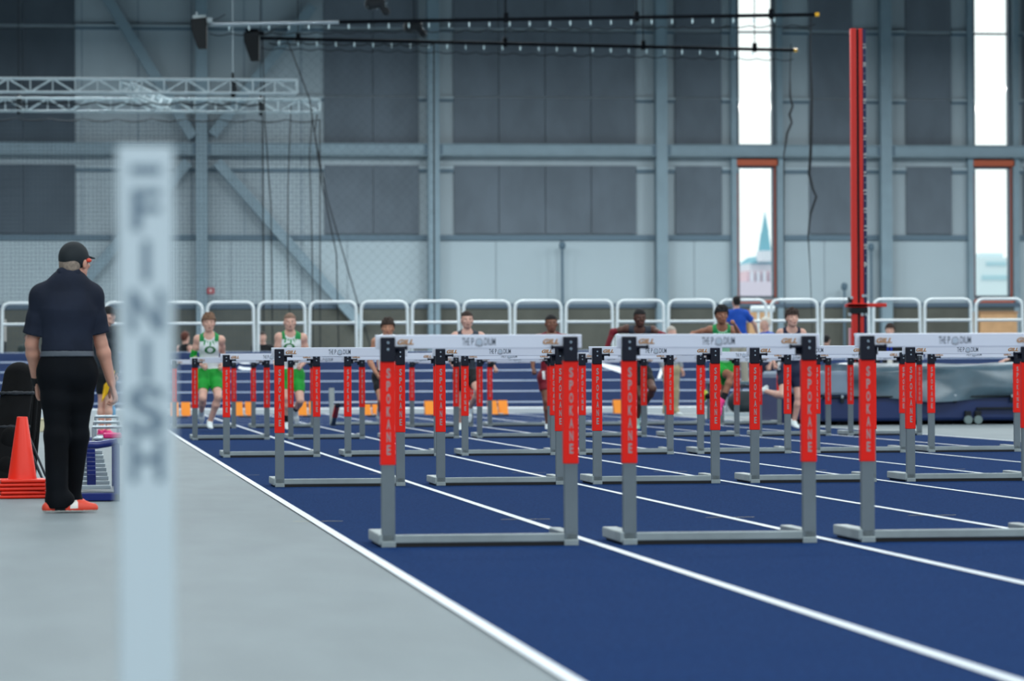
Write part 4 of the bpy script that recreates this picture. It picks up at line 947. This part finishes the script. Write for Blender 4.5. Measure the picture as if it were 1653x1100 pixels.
p = at(47, 640, 26.5); build('folded_seat', [cap(V(p.x - .02, .2, p.z - .30), V(p.x + .05, .3, p.z + .13), .07, .06, .5, V(0, 1, 0))], .012, M_bag, t)
p = at(48, 606, 26.35); build('cloth', [ell(V(p.x, .12, p.z), (.048, .05, .030)), ell(V(p.x - .01, .1, p.z + .03), (.03, .04, .015))], .010, M_blue, t)
# cart with starting blocks
M_cart = mat('navy_cart_paint', (14, 34, 110), .28); M_mag = mat('magenta_foam', (214, 40, 120), .6)
Yc = 23.95; xl, xr = at(84, 700, Yc).x, at(193, 700, Yc).x
t = thing('block_cart', 'navy blue steel cart holding stacked starting block rails behind the official', 'cart', (0, Yc, 0))
def zq(py, Y=Yc): return at(130, py, Y).z
m = MB(); Dp = 1.2
for y in (0, Dp): m.box((xl, y, .005), (xr, y + .045, .058), 0, .006)
for x in (xl, xr - .04): m.box((x, 0, .005), (x + .04, Dp + .04, .055), 0, .006)
m.build('base_frame', M_cart, t)
for x in (xl, xr - .04):
    for y in (0, Dp): MB().box((x, y, .05), (x + .04, y + .04, zq(716)), 0, .006).build('upright', M_cart, t)
MB().tube([(xl - .02, .02, zq(714)), (xl + .15, -.01, zq(719)), (xr - .15, -.01, zq(719)), (xr - .02, .02, zq(714))], .026, 12).build('top_bar', M_cart, t)
MB().tube([(xl, Dp, zq(716)), (xr, Dp, zq(716))], .02, 10).build('top_bar', M_cart, t)
MB().box((xl + .02, .02, .055), (xr - .02, Dp, .065)).build('shelf', mat('cart_shelf_grey', (92, 104, 116), .5), t)
cart = t
for k in range(9):
    y = .10 + k * .115; z = .10 + k * .027; rt = thing('block_rail', 'x', 'starting block', (0, Yc + y, z - .02), 0, 'aluminium starting block rails stacked on the cart')
    MB().box((xl + .05, 0, 0), (xr - .06 - k * .006, .05, .028), 0, .003).build('rail', M_alu, rt)
    MB().box((xr - .22, .055, .0), (xr - .16, .095, .10), 0, .004).build('pedal', M_cart, rt)
    rt['label'] = 'aluminium starting block rail on the cart shelf, %s from the front' % ORD[k]
m = thing('block_box', 'grey metal box with a magenta foam lid on top of the cart', 'box', (0, Yc + .1, zq(722)))
q0, q1 = at(166, 700, Yc).x, at(198, 700, Yc).x; hz_ = zq(701) - zq(722)
MB().box((q0, 0, .006), (q1, .4, hz_ * .62), 0, .004).build('box_body', mat('brushed_grey', (128, 142, 150), .4, .4), m)
MB().box((q0 + .005, 0, hz_ * .62), (q1 - .005, .4, hz_), 0, .01).build('foam_lid', M_mag, m)
for i, (pa, pb, py) in enumerate(((150, 196, 690), (152, 192, 682), (154, 190, 673))):
    y = Yc + .62 + i * .22; m = MB(); a, b_ = at(pa, py, y), at(pb, py, y); z0 = zq(716) + .02
    m.tube([(a.x, y, a.z), (b_.x, y, a.z)], .011, 8); m.tube([(a.x, y, a.z), (a.x, y, z0 - .02)], .008, 8); m.tube([(b_.x, y, a.z), (b_.x, y, z0 - .02)], .008, 8); m.tube([(a.x, y, z0), (b_.x, y, z0)], .011, 8)
    tag(m.build('wire_rack', M_alu), 'silver wire rack standing on the cart, %s from the front' % ORD[i], 'rack', 'silver racks on the cart')

# ================================================================ truss frame, nets, battens, speakers over the turn
M_trs = mat('bright_truss', (176, 192, 198), .7, .0); M_net = mat('dark_net_cord', (54, 70, 82), .8); M_rope = mat('black_rope', (20, 28, 34), .8); M_pipe = mat('black_pipe', (14, 18, 24), .9, spec=.1)
def truss(name, a, b, s_, label):
    a = Vector(a); b = Vector(b); d = (b - a).normalized(); L = (b - a).length; u = Vector((0, 0, 1)); r = d.cross(u).normalized(); t = thing(name, label, 'truss', (0, 0, 0), 0, 'silver lighting trusses above the turn')
    cs = [(-1, -1), (1, -1), (-1, 1), (1, 1)]; m = MB(); h_ = s_ / 2
    for i, j in cs: o_ = r * i * h_ + u * j * h_; m.tube([a + o_, b + o_], .021, 8)
    m.build('chord', M_trs, t); n = max(2, int(L / .5)); g = MB()
    for k in range(n):
        p = a + d * (L * k / n); q = a + d * (L * (k + 1) / n)
        for i in (-1, 1):
            g.tube([p + r * i * h_ - u * h_, p + r * i * h_ + u * h_], .013, 6)
            s1 = 1 if k % 2 else -1; g.tube([p + r * i * h_ - u * h_ * s1, q + r * i * h_ + u * h_ * s1], .013, 6)
        g.tube([p - r * h_ + u * h_, q + r * h_ + u * h_], .010, 6); g.tube([p - r * h_ - u * h_, q + r * h_ - u * h_], .010, 6)
    for i in (-1, 1): g.tube([b + r * i * h_ - u * h_, b + r * i * h_ + u * h_], .02, 6)
    g.build('lacing', M_trs, t); return t
ZT = at(240, 139, 80).z
a1, b1 = at(-60, 142, 80), at(479, 139, 80); a1.z = b1.z = ZT
a2, b2 = at(-60, 173, 85.8), at(516, 171, 85.8); a2.z = b2.z = ZT
truss('lighting_truss', a1, b1, .31, 'nearer of the two long silver trusses, upper left')
truss('lighting_truss', a2, b2, .31, 'farther of the two long silver trusses, hung just below the nearer one in view')
p = at(203, 139, 80); q = at(268, 171, 85.8); truss('lighting_truss', (p.x, 80.22, ZT), (q.x, 85.58, ZT), .22, 'short truss linking the two long silver trusses')
def net(x0, x1, Y, z0, z1, pitch, th, label, ang=0, hem=True, sag=.06):
    t = thing('safety_net', label, 'net', (x0, Y, 0)); m = MB(); wv = lambda x, z: .10 * math.sin(x * 1.7 + z * .35) + .05 * math.sin(x * 4.1)
    W = x1 - x0; segs = 7
    def strand(ax, az, bx, bz):
        vs = []; 
        for k in range(segs + 1):
            f = k / segs; x = ax + (bx - ax) * f; z = az + (bz - az) * f; y = wv(x, z)
            dx, dz = (th / 2, 0) if abs(bz - az) > abs(bx - ax) else (0, th / 2)
            vs += [(x - dx, y - th * .3, z - dz), (x + dx, y - th * .3, z + dz), (x, y + th * .4, z)]
        m.add(vs, [(3 * k + i, 3 * k + (i + 1) % 3, 3 * k + 3 + (i + 1) % 3, 3 * k + 3 + i) for k in range(segs) for i in range(3)])
    if not ang:
        for k in range(int(W / pitch) + 1): strand(k * pitch, z0, k * pitch, z1)
        for k in range(int((z1 - z0) / pitch) + 1): strand(0, z0 + k * pitch, W, z0 + k * pitch)
    else:
        H = z1 - z0; k = -H
        while k < W:
            for sgn in (1, -1):
                f0, f1 = max(0, -k) , min(H, W - k)
                if f1 > f0:
                    if sgn > 0: strand(k + f0, z0 + f0, k + f1, z0 + f1)
                    else: strand(W - k - f0, z0 + f0, W - k - f1, z0 + f1)
            k += pitch * 1.414
    m.build('mesh', M_net, t); r = MB(); n = 40
    pts = [(W * k / n, wv(W * k / n, z1) - .01, z1 - sag * abs(math.sin(math.pi * k / 4))) for k in range(n + 1)]
    r.tube(pts, .016, 6); r.tube([(W, wv(W, z) - .01, z) for z in np.linspace(z1, z0, 9)], .018, 6); r.build('edge_rope', M_rope, t); return t
xa, xb = at(-30, 160, 81).x, at(424, 160, 81).x
net(xa, xb, 81.0, 1.0, ZT - .3, .062, .0068, 'fine dark net hanging from the near truss on the left')
net(at(-30, 190, 86.3).x, at(516, 190, 86.3).x, 86.3, 1.0, ZT - .3, .10, .006, 'dark net hanging from the far truss down behind the guard rails')
# battens with carriers
def batten(pa, pb, ya, yb, z, label, gap, r=.042, netspan=None):
    a = at(pa, 60, ya); b_ = at(pb, 60, yb); a.z = b_.z = z; t = thing('net_batten', label, 'batten', (0, 0, 0), 0, 'black pipe battens under the roof')
    MB().tube([a, b_], r, 10).build('pipe', M_pipe, t)
    e = MB().tube([b_, b_ + (b_ - a).normalized() * .09], r * 1.15, 10).build('end_cap', mat('yellow_end_cap', (226, 170, 30), .5), t)
    L = (b_ - a).length; d = (b_ - a).normalized(); n = int(L / gap)
    c0 = None; M_car = mat('white_carrier', (200, 226, 232), .4)
    for k in range(1, n):
        p = a + d * gap * k
        if c0 is None: c0 = MB().box((-.011, -.011, -.16), (.011, .011, -.05), 0, .004).box((-.018, -.018, -.12), (.018, .018, -.09), 0, .004).build('carrier', M_car, t); c_ = c0
        else: c_ = c0.copy(); COL.objects.link(c_); c_.parent = t
        c_.location = p; c_.rotation_euler = (0, 0, k * .7)
    sg_ = MB(); pts = [a + d * (L * k / 160) - Vector((0, 0, .22 + .05 * abs(math.sin(k * .55)))) for k in range(0, 161)]
    sg_.tube(pts, .012, 5).build('lace_line', M_rope, t); return a, b_, d, L
A1, B1, D1, L1 = batten(338, 1316, 80.0, 76.8, 8.82, 'upper black pipe batten with white carriers under the roof', .46)
A2, B2, D2, L2 = batten(420, 1281, 83.0, 85.1, 8.79, 'lower black pipe batten with white carriers under the roof', .46)
MB().tube([A1, A1 + D1 * 3.0], .045, 10).build('silver_sleeve', M_alu, [o for o in bpy.data.objects if o.name == 'net_batten'][0])
net(at(434, 90, 83.4).x, at(700, 90, 83.4).x, 83.4, 1.2, 8.72, .17, .0045, 'thin diamond net hanging from the lower batten', 1, True, .05)
for i, (px, py, Y) in enumerate(((815, 0, 84), (817, 0, 78.4), (1028, 0, 77.9), (1245, 0, 77.1), (1218, 0, 84.9), (1038, 0, 84.5), (481, 0, 83.2))):
    p = at(px, 40, Y); zz = 8.87 if i in (1, 2, 3) else 8.84
    t = thing('hanger_cable', 'x', 'cable', (p.x, Y, 0), 0, 'hanger cables holding the battens'); t['label'] = 'thin hanger cable above the battens, %s from the left' % ORD[[1, 2, 3, 6, 5, 4, 0][i]]
    MB().tube([(0, 0, zz), (0, 0, 15.5)], .012, 6).build('wire', M_pipe, t)
    MB().box((-.05, -.06, zz - .12), (.05, .06, zz + .10), 0, .01).build('clamp', M_pipe, t)
for i, (px, py, Y) in enumerate(((376, 139, 80.0), (421, 165, 85.8), (30, 165, 85.8))):
    p = at(px, py, Y); t = thing('chain_hoist', 'x', 'hoist', (p.x, Y, ZT), 0, 'chain hoists on the trusses'); t['label'] = 'black chain hoist on the %s' % ['near truss', 'far truss, right one', 'far truss, left one'][i]
    build('hoist_body', [cap(V(0, 0, -.20), V(.01, -.02, .14), .05, .075), cap(V(0, 0, .1), V(0, 0, .30), .05, .03), ell(V(.03, 0, -.05), (.07, .06, .09))], .012, M_rope, t)
    MB().tube([(0, 0, .25), (0, 0, 15.5 - ZT)], .011, 6).build('chain', M_pipe if i else M_trs, t)
# loudspeakers
def speaker(px, py, Y, label, z_):
    p = at(px, py, Y); t = thing('loudspeaker', label, 'loudspeaker', (p.x, Y, p.z), -.1)
    pr = [(-.17, .30), (.18, .34), (.18, -.36), (-.02, -.36), (-.11, -.10), (-.17, .10)]
    MB().prism([(x, z) for x, z in pr], -.18, .18).build('cabinet', mat('black_cabinet', (8, 11, 15), .8, spec=.2), t)
    g = MB().prism([(x * .9, z * .95 - .01) for x, z in pr], -.19, -.18).build('grille', mat('speaker_grille', (20, 26, 30), .8), t)
    m = MB(); m.box((-.14, -.03, .30), (.16, .03, .40)); m.tube([(-.05, 0, .38), (-.05, 0, .48)], .02, 8); m.box((.10, -.03, .24), (.30, .06, .34)); m.build('yoke', M_trs if px < 350 else M_pipe, t)
    MB().tube([(.1, 0, .40), (.3, .02, .28), (.45, 0, .33), (.6, 0, .42)], .012, 6).build('cable', M_rope, t); return t
speaker(321, 53, 79.9, 'black loudspeaker at the left end of the upper batten', 0); speaker(406, 74, 82.9, 'black loudspeaker at the left end of the lower batten', 0)
def fixture(px, py, Y, label, k):
    p = at(px, py, Y); t = thing('stage_light', label, 'lamp', (p.x, Y, p.z))
    build('lamp_head', [cap(V(-.12, 0, .02), V(.10, 0, .06), .14, .11), cap(V(.12, 0, 0), V(.22, -.05, -.16), .07, .09)], .015, M_rope, t)
    m = MB(); m.tube([(0, 0, .1), (0, 0, 15.5 - p.z)], .012, 6); m.build('drop_wire', M_pipe, t); m = MB()
    for a in range(k): an = a * 2.4; m.tube([(.1 * math.cos(an), 0, -.02 + .04 * math.sin(an)), (.27 * math.cos(an), .1 * math.sin(an * 2), .05 - .16 * abs(math.sin(an)))], .008, 5)
    m.build('cable_tail', M_trs, t) if k else None
fixture(607, 8, 78.9, 'dark lamp cluster with cable tails above the upper batten', 7); fixture(668, 45, 83.5, 'dark lamp head mounted above the lower batten', 0)
# bunched nets hanging on the right and long ropes
def bunch(pts, Y, label, rs):
    P3 = [at(x, y, Y) for x, y in pts]; o_ = P3[0]; t = thing('bunched_net', label, 'net', (o_.x, Y, 0))
    MB().tube([(p.x - o_.x, .06 * math.sin(i * 1.9), p.z) for i, p in enumerate(P3)], rs, 8).build('net_bundle', M_rope, t); return t
bunch([(1277, 71), (1276, 120), (1275, 155), (1279, 172), (1275, 185), (1278, 198), (1270, 215), (1266, 250), (1266, 400), (1267, 566)], 85.08, 'dark bunched net hanging from the right end of the lower batten', [.014, .014, .03, .028, .036, .028, .03, .018, .010, .010])
bunch([(1309, 24), (1309, 90), (1310, 160), (1308, 250), (1307, 280), (1312, 305), (1317, 318), (1309, 345), (1305, 380), (1307, 440), (1311, 520), (1313, 566)], 77.0, 'long dark bunched net hanging from the right end of the upper batten', [.012, .018, .030, .036, .034, .026, .026, .026, .016, .009, .008, .008])
for i, pts in enumerate((((463, 62), (500, 160), (520, 300), (543, 410), (547, 566)), ((424, 64), (428, 200), (437, 330), (440, 566)), ((470, 170), (465, 300), (464, 420), (470, 566)), ((514, 170), (508, 215), (528, 320), (560, 430), (600, 566)), ((505, 170), (500, 250), (503, 380), (506, 566)))):
    P3 = [at(x, y, 86.0 if i not in (0, 1) else 83.12) for x, y in pts]; o_ = P3[0]; 
    m = MB().tube([(p.x, p.y + .05 * math.sin(k_ * 2), p.z) for k_, p in enumerate(P3)], .016, 6)
    tag(m.build('hanging_rope', M_rope), 'thin dark rope hanging near the truss ends, %s from the left' % ORD[(3, 0, 1, 4, 2)[i]], 'rope', 'dark ropes near the truss ends')

# ================================================================ vaulting upright
YV = 58.5; vx = at(1386.5, 560, YV).x; M_vred = mat('red_upright', (224, 34, 20), .4); M_navy2 = mat('navy_scale', (24, 36, 84), .5); pm = YV / F_PX
def vz(py): return at(1388, py, YV).z
t = thing('vault_upright', 'tall red pole vault upright with a navy height scale', 'upright', (vx, YV, 0)); ztop = vz(46)
for x0, x1 in ((-11, -1.5), (2.5, 9)): MB().box((x0 * pm, 0, .05), (x1 * pm, .09, ztop), 0, .01).build('column', M_vred, t)
MB().box((-1.5 * pm, .02, .05), (2.5 * pm, .08, ztop - .01)).build('slot', M_rope, t)
sc = MB().box((9 * pm, -.0, .4), (14.5 * pm, .05, ztop - .01), 0, .004).build('height_scale', M_navy2, t)
L = MB(); ft = 29.35
for i, nn in enumerate(range(21, 8, -1)):
    zz = vz(75 + i * ft); x = 11.8 * pm; s_ = str(nn); vs, fs = text_vf(s_, .01); xs = [v[0] for v in vs]; ys = [v[1] for v in vs]
    xa_, xb_, ya_, yb_ = min(xs), max(xs), min(ys), max(ys)
    L.add([(x + ((b_ - ya_) / (yb_ - ya_) - .5) * .048 * -1, -.004, zz + ((a - xa_) / (xb_ - xa_) - .5) * -.085 * -1) for a, b_ in vs], fs)
    L.box((x - .012, -.004, zz - .155), (x + .012, -.001, zz - .148))
L.build('scale_lettering', M_sole, sc)
MB().box((-20 * pm, -.06, vz(496)), (46 * pm, .02, vz(490)), 0, .008).box((-20 * pm, -.06, vz(496)), (14 * pm, .16, vz(491)), 0, .006).build('crossbar_arm', M_vred, t)
m = MB(); m.box((-14 * pm, -.03, vz(507)), (15 * pm, .14, vz(497)), 0, .01); m.box((-16 * pm, -.02, vz(489)), (-12 * pm, .12, vz(480))); m.build('carriage', M_rope, t)
for px_, py_ in ((-13, 481), (7, 478), (12, 478), (-16, 508), (5, 508), (12, 508)): MB().tube([(px_ * pm, -.05, vz(py_)), (px_ * pm, -.03, vz(py_))], .028, 10).build('roller', M_alu, t)
MB().box((-.35, -.30, 0), (.35, .45, .06), 0, .01).build('base_plate', M_dkst, t)
MB().box((-14 * pm, .09, .06), (-9.5 * pm, .16, vz(530)), 0, .01).build('protector_pad', mat('pink_white_pad', (228, 170, 180), .6), t)
MB().box((-6 * pm, -.09, .06), (6 * pm, -.0, vz(538)), 0, .02).build('base_pad', M_bag, t)

# ================================================================ landing mats
M_mat = mat('navy_vinyl', (24, 46, 96), .4, noise=.08, scale=1.5); M_cov = mat('grey_blue_cover', (78, 102, 116), .3, noise=.22, scale=1.6, bump=.5, detail=4); M_covl = mat('pale_cover', (130, 148, 168), .3, noise=.06, scale=2)
def bl(name, xa_, xb_, y0, y1, z0, z1, m_, parent, bev=.04): return MB().box((xa_, y0, z0), (xb_, y1, z1), 0, bev).build(name, m_, parent)
Ym = 53.1; x0 = at(1326, 650, Ym).x; x1 = at(1372, 650, Ym).x; x2 = at(1640, 650, Ym).x; ox = x0
t = thing('landing_mat', 'large navy landing mat under a wrinkled grey-blue cover', 'mat', (ox, Ym, 0))
bl('mat_base', 0, 6.2, 0, 4.6, .06, .46, M_mat, t, .05)
# wrinkled cover: a displaced block over the upper half
def cover(xa_, xb_, y0, y1, z0, z1, seed):
    rd = random.Random(seed); nx, ny = 60, 26; vs = []; ph = [(rd.uniform(1, 4), rd.uniform(-2, 2), rd.uniform(0, 6)) for _ in range(6)]
    W_ = xb_ - xa_
    def wr_(x, v): return sum(math.sin(a * x + b * v + c) for a, b, c in ph) * .010
    prof = [(y0 - .03, z0 - .03), (y0 - .045, z0 + .10), (y0 - .03, z0 + .22), (y0 - .02, z1 - .10), (y0 + .04, z1 - .01), (y0 + .25, z1 + .01), (y0 + 1, z1 + .01), (y0 + 2, z1), (y1 - .2, z1), (y1, z1 - .05), (y1 + .02, z0)]
    for i in range(nx + 1):
        x = xa_ + W_ * i / nx
        for j, (y, z) in enumerate(prof): e = wr_(x, j * .8); vs.append((x, y + e * (2.4 if j < 4 else 1), z + e * (1 if j else .8) + (.02 * math.sin(x * 2.2) if j == 0 else 0)))
    n = len(prof); m = MB().add(vs, [(i * n + j, (i + 1) * n + j, (i + 1) * n + j + 1, i * n + j + 1) for i in range(nx) for j in range(n - 1)], 0, True)
    m.add(vs[:n], [tuple(range(n))]); m.add(vs[-n:], [tuple(range(n))]); return m
cover(x1 - ox, 6.25, 0, 4.6, .44, .93, 4).build('cover', M_cov, t)
bl('end_panel', -.02, x1 - ox, .02, 4.6, .46, .84, M_covl, t, .05)
bl('seam_band', -.02, 6.2, -.052, .02, .425, .452, M_rope, t, .005)
for px_ in (1540, 1632, 1358): p = at(px_, 652, Ym).x - ox; MB().box((p - .03, -.075, .34), (p + .03, -.045, .44), 0, .01).build('buckle_strap', M_rope, t); MB().box((p - .02, -.085, .42), (p + .02, -.05, .47), 0, .006).build('buckle', M_alu, t)
m = MB(); p = at(1575, 668, Ym).x - ox; m.box((p, -.06, .235), (6.2, -.01, .265), 0, .004); m.build('trolley_rail', M_rope, t)
for px_ in (1561, 1577): p = at(px_, 680, Ym).x - ox; MB().tube([(p, -.10, .075), (p, -.04, .075)], .065, 16).build('wheel', mat('grey_castor', (120, 140, 142), .5), t); MB().box((p - .05, -.09, .12), (p + .05, -.02, .21), 0, .01).build('castor_fork', M_rope, t)
for xx in (.4, 2, 5.8):
    for yy in (.5, 4): MB().box((xx, yy, 0), (xx + .2, yy + .2, .07)).build('foot_block', M_dkst, t)
xw = at(1262, 650, 55.2).x
t = thing('wedge_mat', 'smaller navy wedge mat left of the large landing mat', 'mat', (xw, 55.2, 0)); W_ = ox - xw - .05
m = MB(); m.add([(x, y, z) for x in (0, W_) for y, z in ((0, 0), (2.2, 0), (2.2, .74), (.35, .74), (0, .42))], [(0, 1, 2, 3, 4), (9, 8, 7, 6, 5), (0, 5, 6, 1), (1, 6, 7, 2), (2, 7, 8, 3), (3, 8, 9, 4), (4, 9, 5, 0)])
m.build('wedge', M_mat, t); bl('side_flap', .02, W_ - .3, .02, .03, .0, .42, M_mat, t, .004) if False else None
MB().add([(.03, .30, .80), (W_ * .6, .30, .80), (W_ * .6, .03, .50), (.03, .03, .50)], [(0, 1, 2, 3)]).build('cover_patch', M_cov, t) if False else None

# rails on the right side: white frame of a bench, platform, bags near the starter
t = thing('starter_stand', 'low grey platform with two steps near the start', 'platform', (at(1200, 650, 69.5).x, 69.2, 0))
MB().box((-.45, 0, .50), (.45, .9, .56), 0, .006).build('deck', M_dkst, t)
for x in (-.42, .38):
    for y in (.02, .84): MB().box((x, y, 0), (x + .04, y + .04, .5)).build('leg', M_alu, t)
MB().box((-.3, -.28, .24), (.3, -.02, .28), 0, .004).build('step', M_dkst, t)
for x in (-.3, .27): MB().box((x, -.26, 0), (x + .03, -.22, .24)).build('step_leg', M_alu, t)
p = at(1212, 655, 66.0)
t = thing('kit_bag', 'dark bag on the floor in front of the starter stand', 'bag', (p.x, 66.4, 0))
build('bag_body', [cap(V(-.16, 0, .24), V(.16, 0, .24), .22, .22, .8, V(0, 1, 0)), ell(V(0, 0, .16), (.30, .20, .18))], .02, mat('dark_teal_bag', (20, 38, 46), .6), t, 0, [lambda x, y, z: .004 - z + 0 * x * y])
build('handle', [cap(V(-.12, 0, .45), V(-.06, 0, .56), .015, .015), cap(V(-.06, 0, .56), V(.06, 0, .56), .015, .015), cap(V(.06, 0, .56), V(.12, 0, .45), .015, .015)], .01, M_strap, t)
t = thing('bench', 'low white steel bench frame on the grey floor right of the start', 'bench', (at(1150, 680, 60).x, 60.0, 0)); Wb = at(1262, 680, 60).x - at(1150, 680, 60).x
M_wf = mat('white_frame', (196, 210, 216), .4)
MB().box((0, -.02, .06), (Wb, .06, .12), 0, .008).build('lower_rail', M_wf, t)
for x in (0, Wb - .06):
    MB().box((x, 0, 0), (x + .06, .06, .62), 0, .006).build('leg', M_hg, t); MB().box((x, .5, 0), (x + .06, .56, .62), 0, .006).build('leg', M_hg, t)
MB().box((-.03, -.02, .62), (Wb + .03, .60, .66), 0, .006).build('seat', mat('teal_grey_seat', (96, 124, 134), .5), t)

# small things on and before the back wall
c = at(335, 470, YW - .7); t = thing('strobe', 'small red alarm strobe on the steel column, upper left of the first hurdler', 'alarm', (c.x + .1, YW - .66, c.z))
MB().box((-.12, -.10, -.11), (.12, 0, .11), 0, .02).build('housing', mat('alarm_red', (170, 18, 34), .5), t)
MB().box((-.05, -.13, -.04), (.05, -.10, .05), 0, .01).build('lens', mat('alarm_lens', (210, 190, 190), .3), t)
for i, (px_, y0, y1) in enumerate(((907, 398, 486), (1405, 400, 486), (1362, 464, 486))):
    p0 = at(px_, y0, YW - .5); t = thing('short_pole', ['grey pole with a small head in front of the middle wall bay', 'grey pole just right of the vaulting upright', 'short grey bollard head left of the vaulting upright'][i], 'pole', (p0.x, YW - .6, 0))
    MB().tube([(0, 0, 0), (0, 0, p0.z)], .045, 8).build('shaft', M_steeld, t); MB().lathe([(0, .0), (.10, .02), (.11, .18), (.06, .24), (0, .25)], 12, (0, 0, p0.z - .1)).build('head', M_steeld, t)
for i, (xa_, xb_, y0, y1, lab) in enumerate(((1582, 1642, 503, 566, 'tan wooden crate below the right window'), (1209, 1246, 500, 566, 'tan wooden crate below the left window'))):
    a, b_ = at(xa_, y0, 112), at(xb_, y0, 112); m = thing('crate', lab, 'crate', (a.x, 112, 0)); w_ = b_.x - a.x
    MB().box((0, 0, .02), (w_, .9, a.z)).build('box_body', mat('tan_board', (176, 138, 100), .8, noise=.08, scale=4), m)
    MB().box((-.03, -.04, a.z * .5), (w_ + .03, 0, a.z * .5 + .08)).box((-.03, -.04, a.z - .06), (w_ + .03, 0, a.z)).build('batten', mat('tan_batten', (150, 112, 80), .8), m)
a, b_ = at(-30, 516, 79.5), at(9, 516, 79.5); t = thing('cabinet', 'tall dark cabinet behind the guard rails at the left edge', 'cabinet', (a.x, 79.5, 0))
MB().box((0, 0, 0), (b_.x - a.x, .6, a.z), 0, .01).build('cabinet_body', M_cap, t); MB().box((b_.x - a.x - .02, -.015, a.z - .5), (b_.x - a.x + .01, .0, a.z), 0).build('edge_strip', M_sole, t)
p = at(1245, 499, 78.2)
sp_ = at(1437, 560, 65.75); lan = thing('lanyard_badge', 'blue lanyard with a white badge on the chest of the person behind the mats', 'badge', (sp_.x, 65.78, 0))
MB().tube([(-.05, .06, at(1437, 553, 66).z), (-.02, 0, at(1437, 575, 66).z), (.02, 0, at(1437, 575, 66).z), (.05, .06, at(1437, 553, 66).z)], .014, 6).build('lanyard', M_blue, lan)
MB().box((-.05, -.01, at(1437, 590, 66).z), (.05, .0, at(1437, 577, 66).z), 0, .003).build('badge', M_sole, lan)
tag(MB().tube([(at(1212, 499, 78.2).x, 78.2, p.z), (at(1250, 499, 78.2).x, 78.2, p.z)], .075, 10).tube([(p.x - .3, 78.2, 0), (p.x - .3, 78.2, p.z)], .03, 8).build('white_pipe', M_rail), 'short thick white pipe on a leg behind the guard rails below the left window', 'pipe')

p = at(178, 612, 49.2); t = thing('flag', 'yellow flag held low by the man in black cap and shorts', 'flag', (p.x, 49.2, 0)); H2 = H2 - V(p.x, 49.2, 0)
MB().tube([tuple(H2 + V(.03, .0, .02)), (.05, .03, at(178, 600, 49.2).z), (-.02, 0, at(178, 640, 49.2).z)], .008, 6).build('flag_pole', M_dkst, t)
vs = []
for i in range(7):
    for j in range(5): vs.append((.07 - .026 * i - .01 * j, .03 * math.sin(i * 1.1 + j), at(178, 598, 49.2).z - .06 * j - .035 * i))
m = MB().add(vs, [(i * 5 + j, i * 5 + j + 1, i * 5 + j + 6, i * 5 + j + 5) for i in range(6) for j in range(4)], 0, True); fo = m.build('flag_cloth', mat('yellow_cloth', (244, 190, 20), .7), t)
md = fo.modifiers.new('thick', 'SOLIDIFY'); md.thickness = .004
p = at(184, 668, 68.0); t = thing('water_bottle', 'small blue bottle standing before the white kerb near the finish post', 'bottle', (p.x, 68.0, .0))
MB().lathe([(0, 0), (.045, .005), (.045, .17), (.018, .21), (.018, .24), (0, .24)], 14).build('bottle_body', mat('blue_bottle', (90, 170, 220), .2), t); MB().lathe([(.0, .235), (.022, .236), (.022, .27), (0, .272)], 12).build('cap', M_sole, t)
p = at(63, 692, 52.0); t = thing('cream_box', 'small cream box on the floor between the black bag and the official', 'box', (p.x, 52.0, 0))
MB().box((-.10, 0, 0), (.10, .22, .17), 0, .012).build('box_body', mat('cream_plastic', (222, 214, 180), .6), t); MB().box((-.11, -.01, .17), (.11, .23, .20), 0, .008).build('lid', mat('cream_plastic', (222, 214, 180), .6), t)
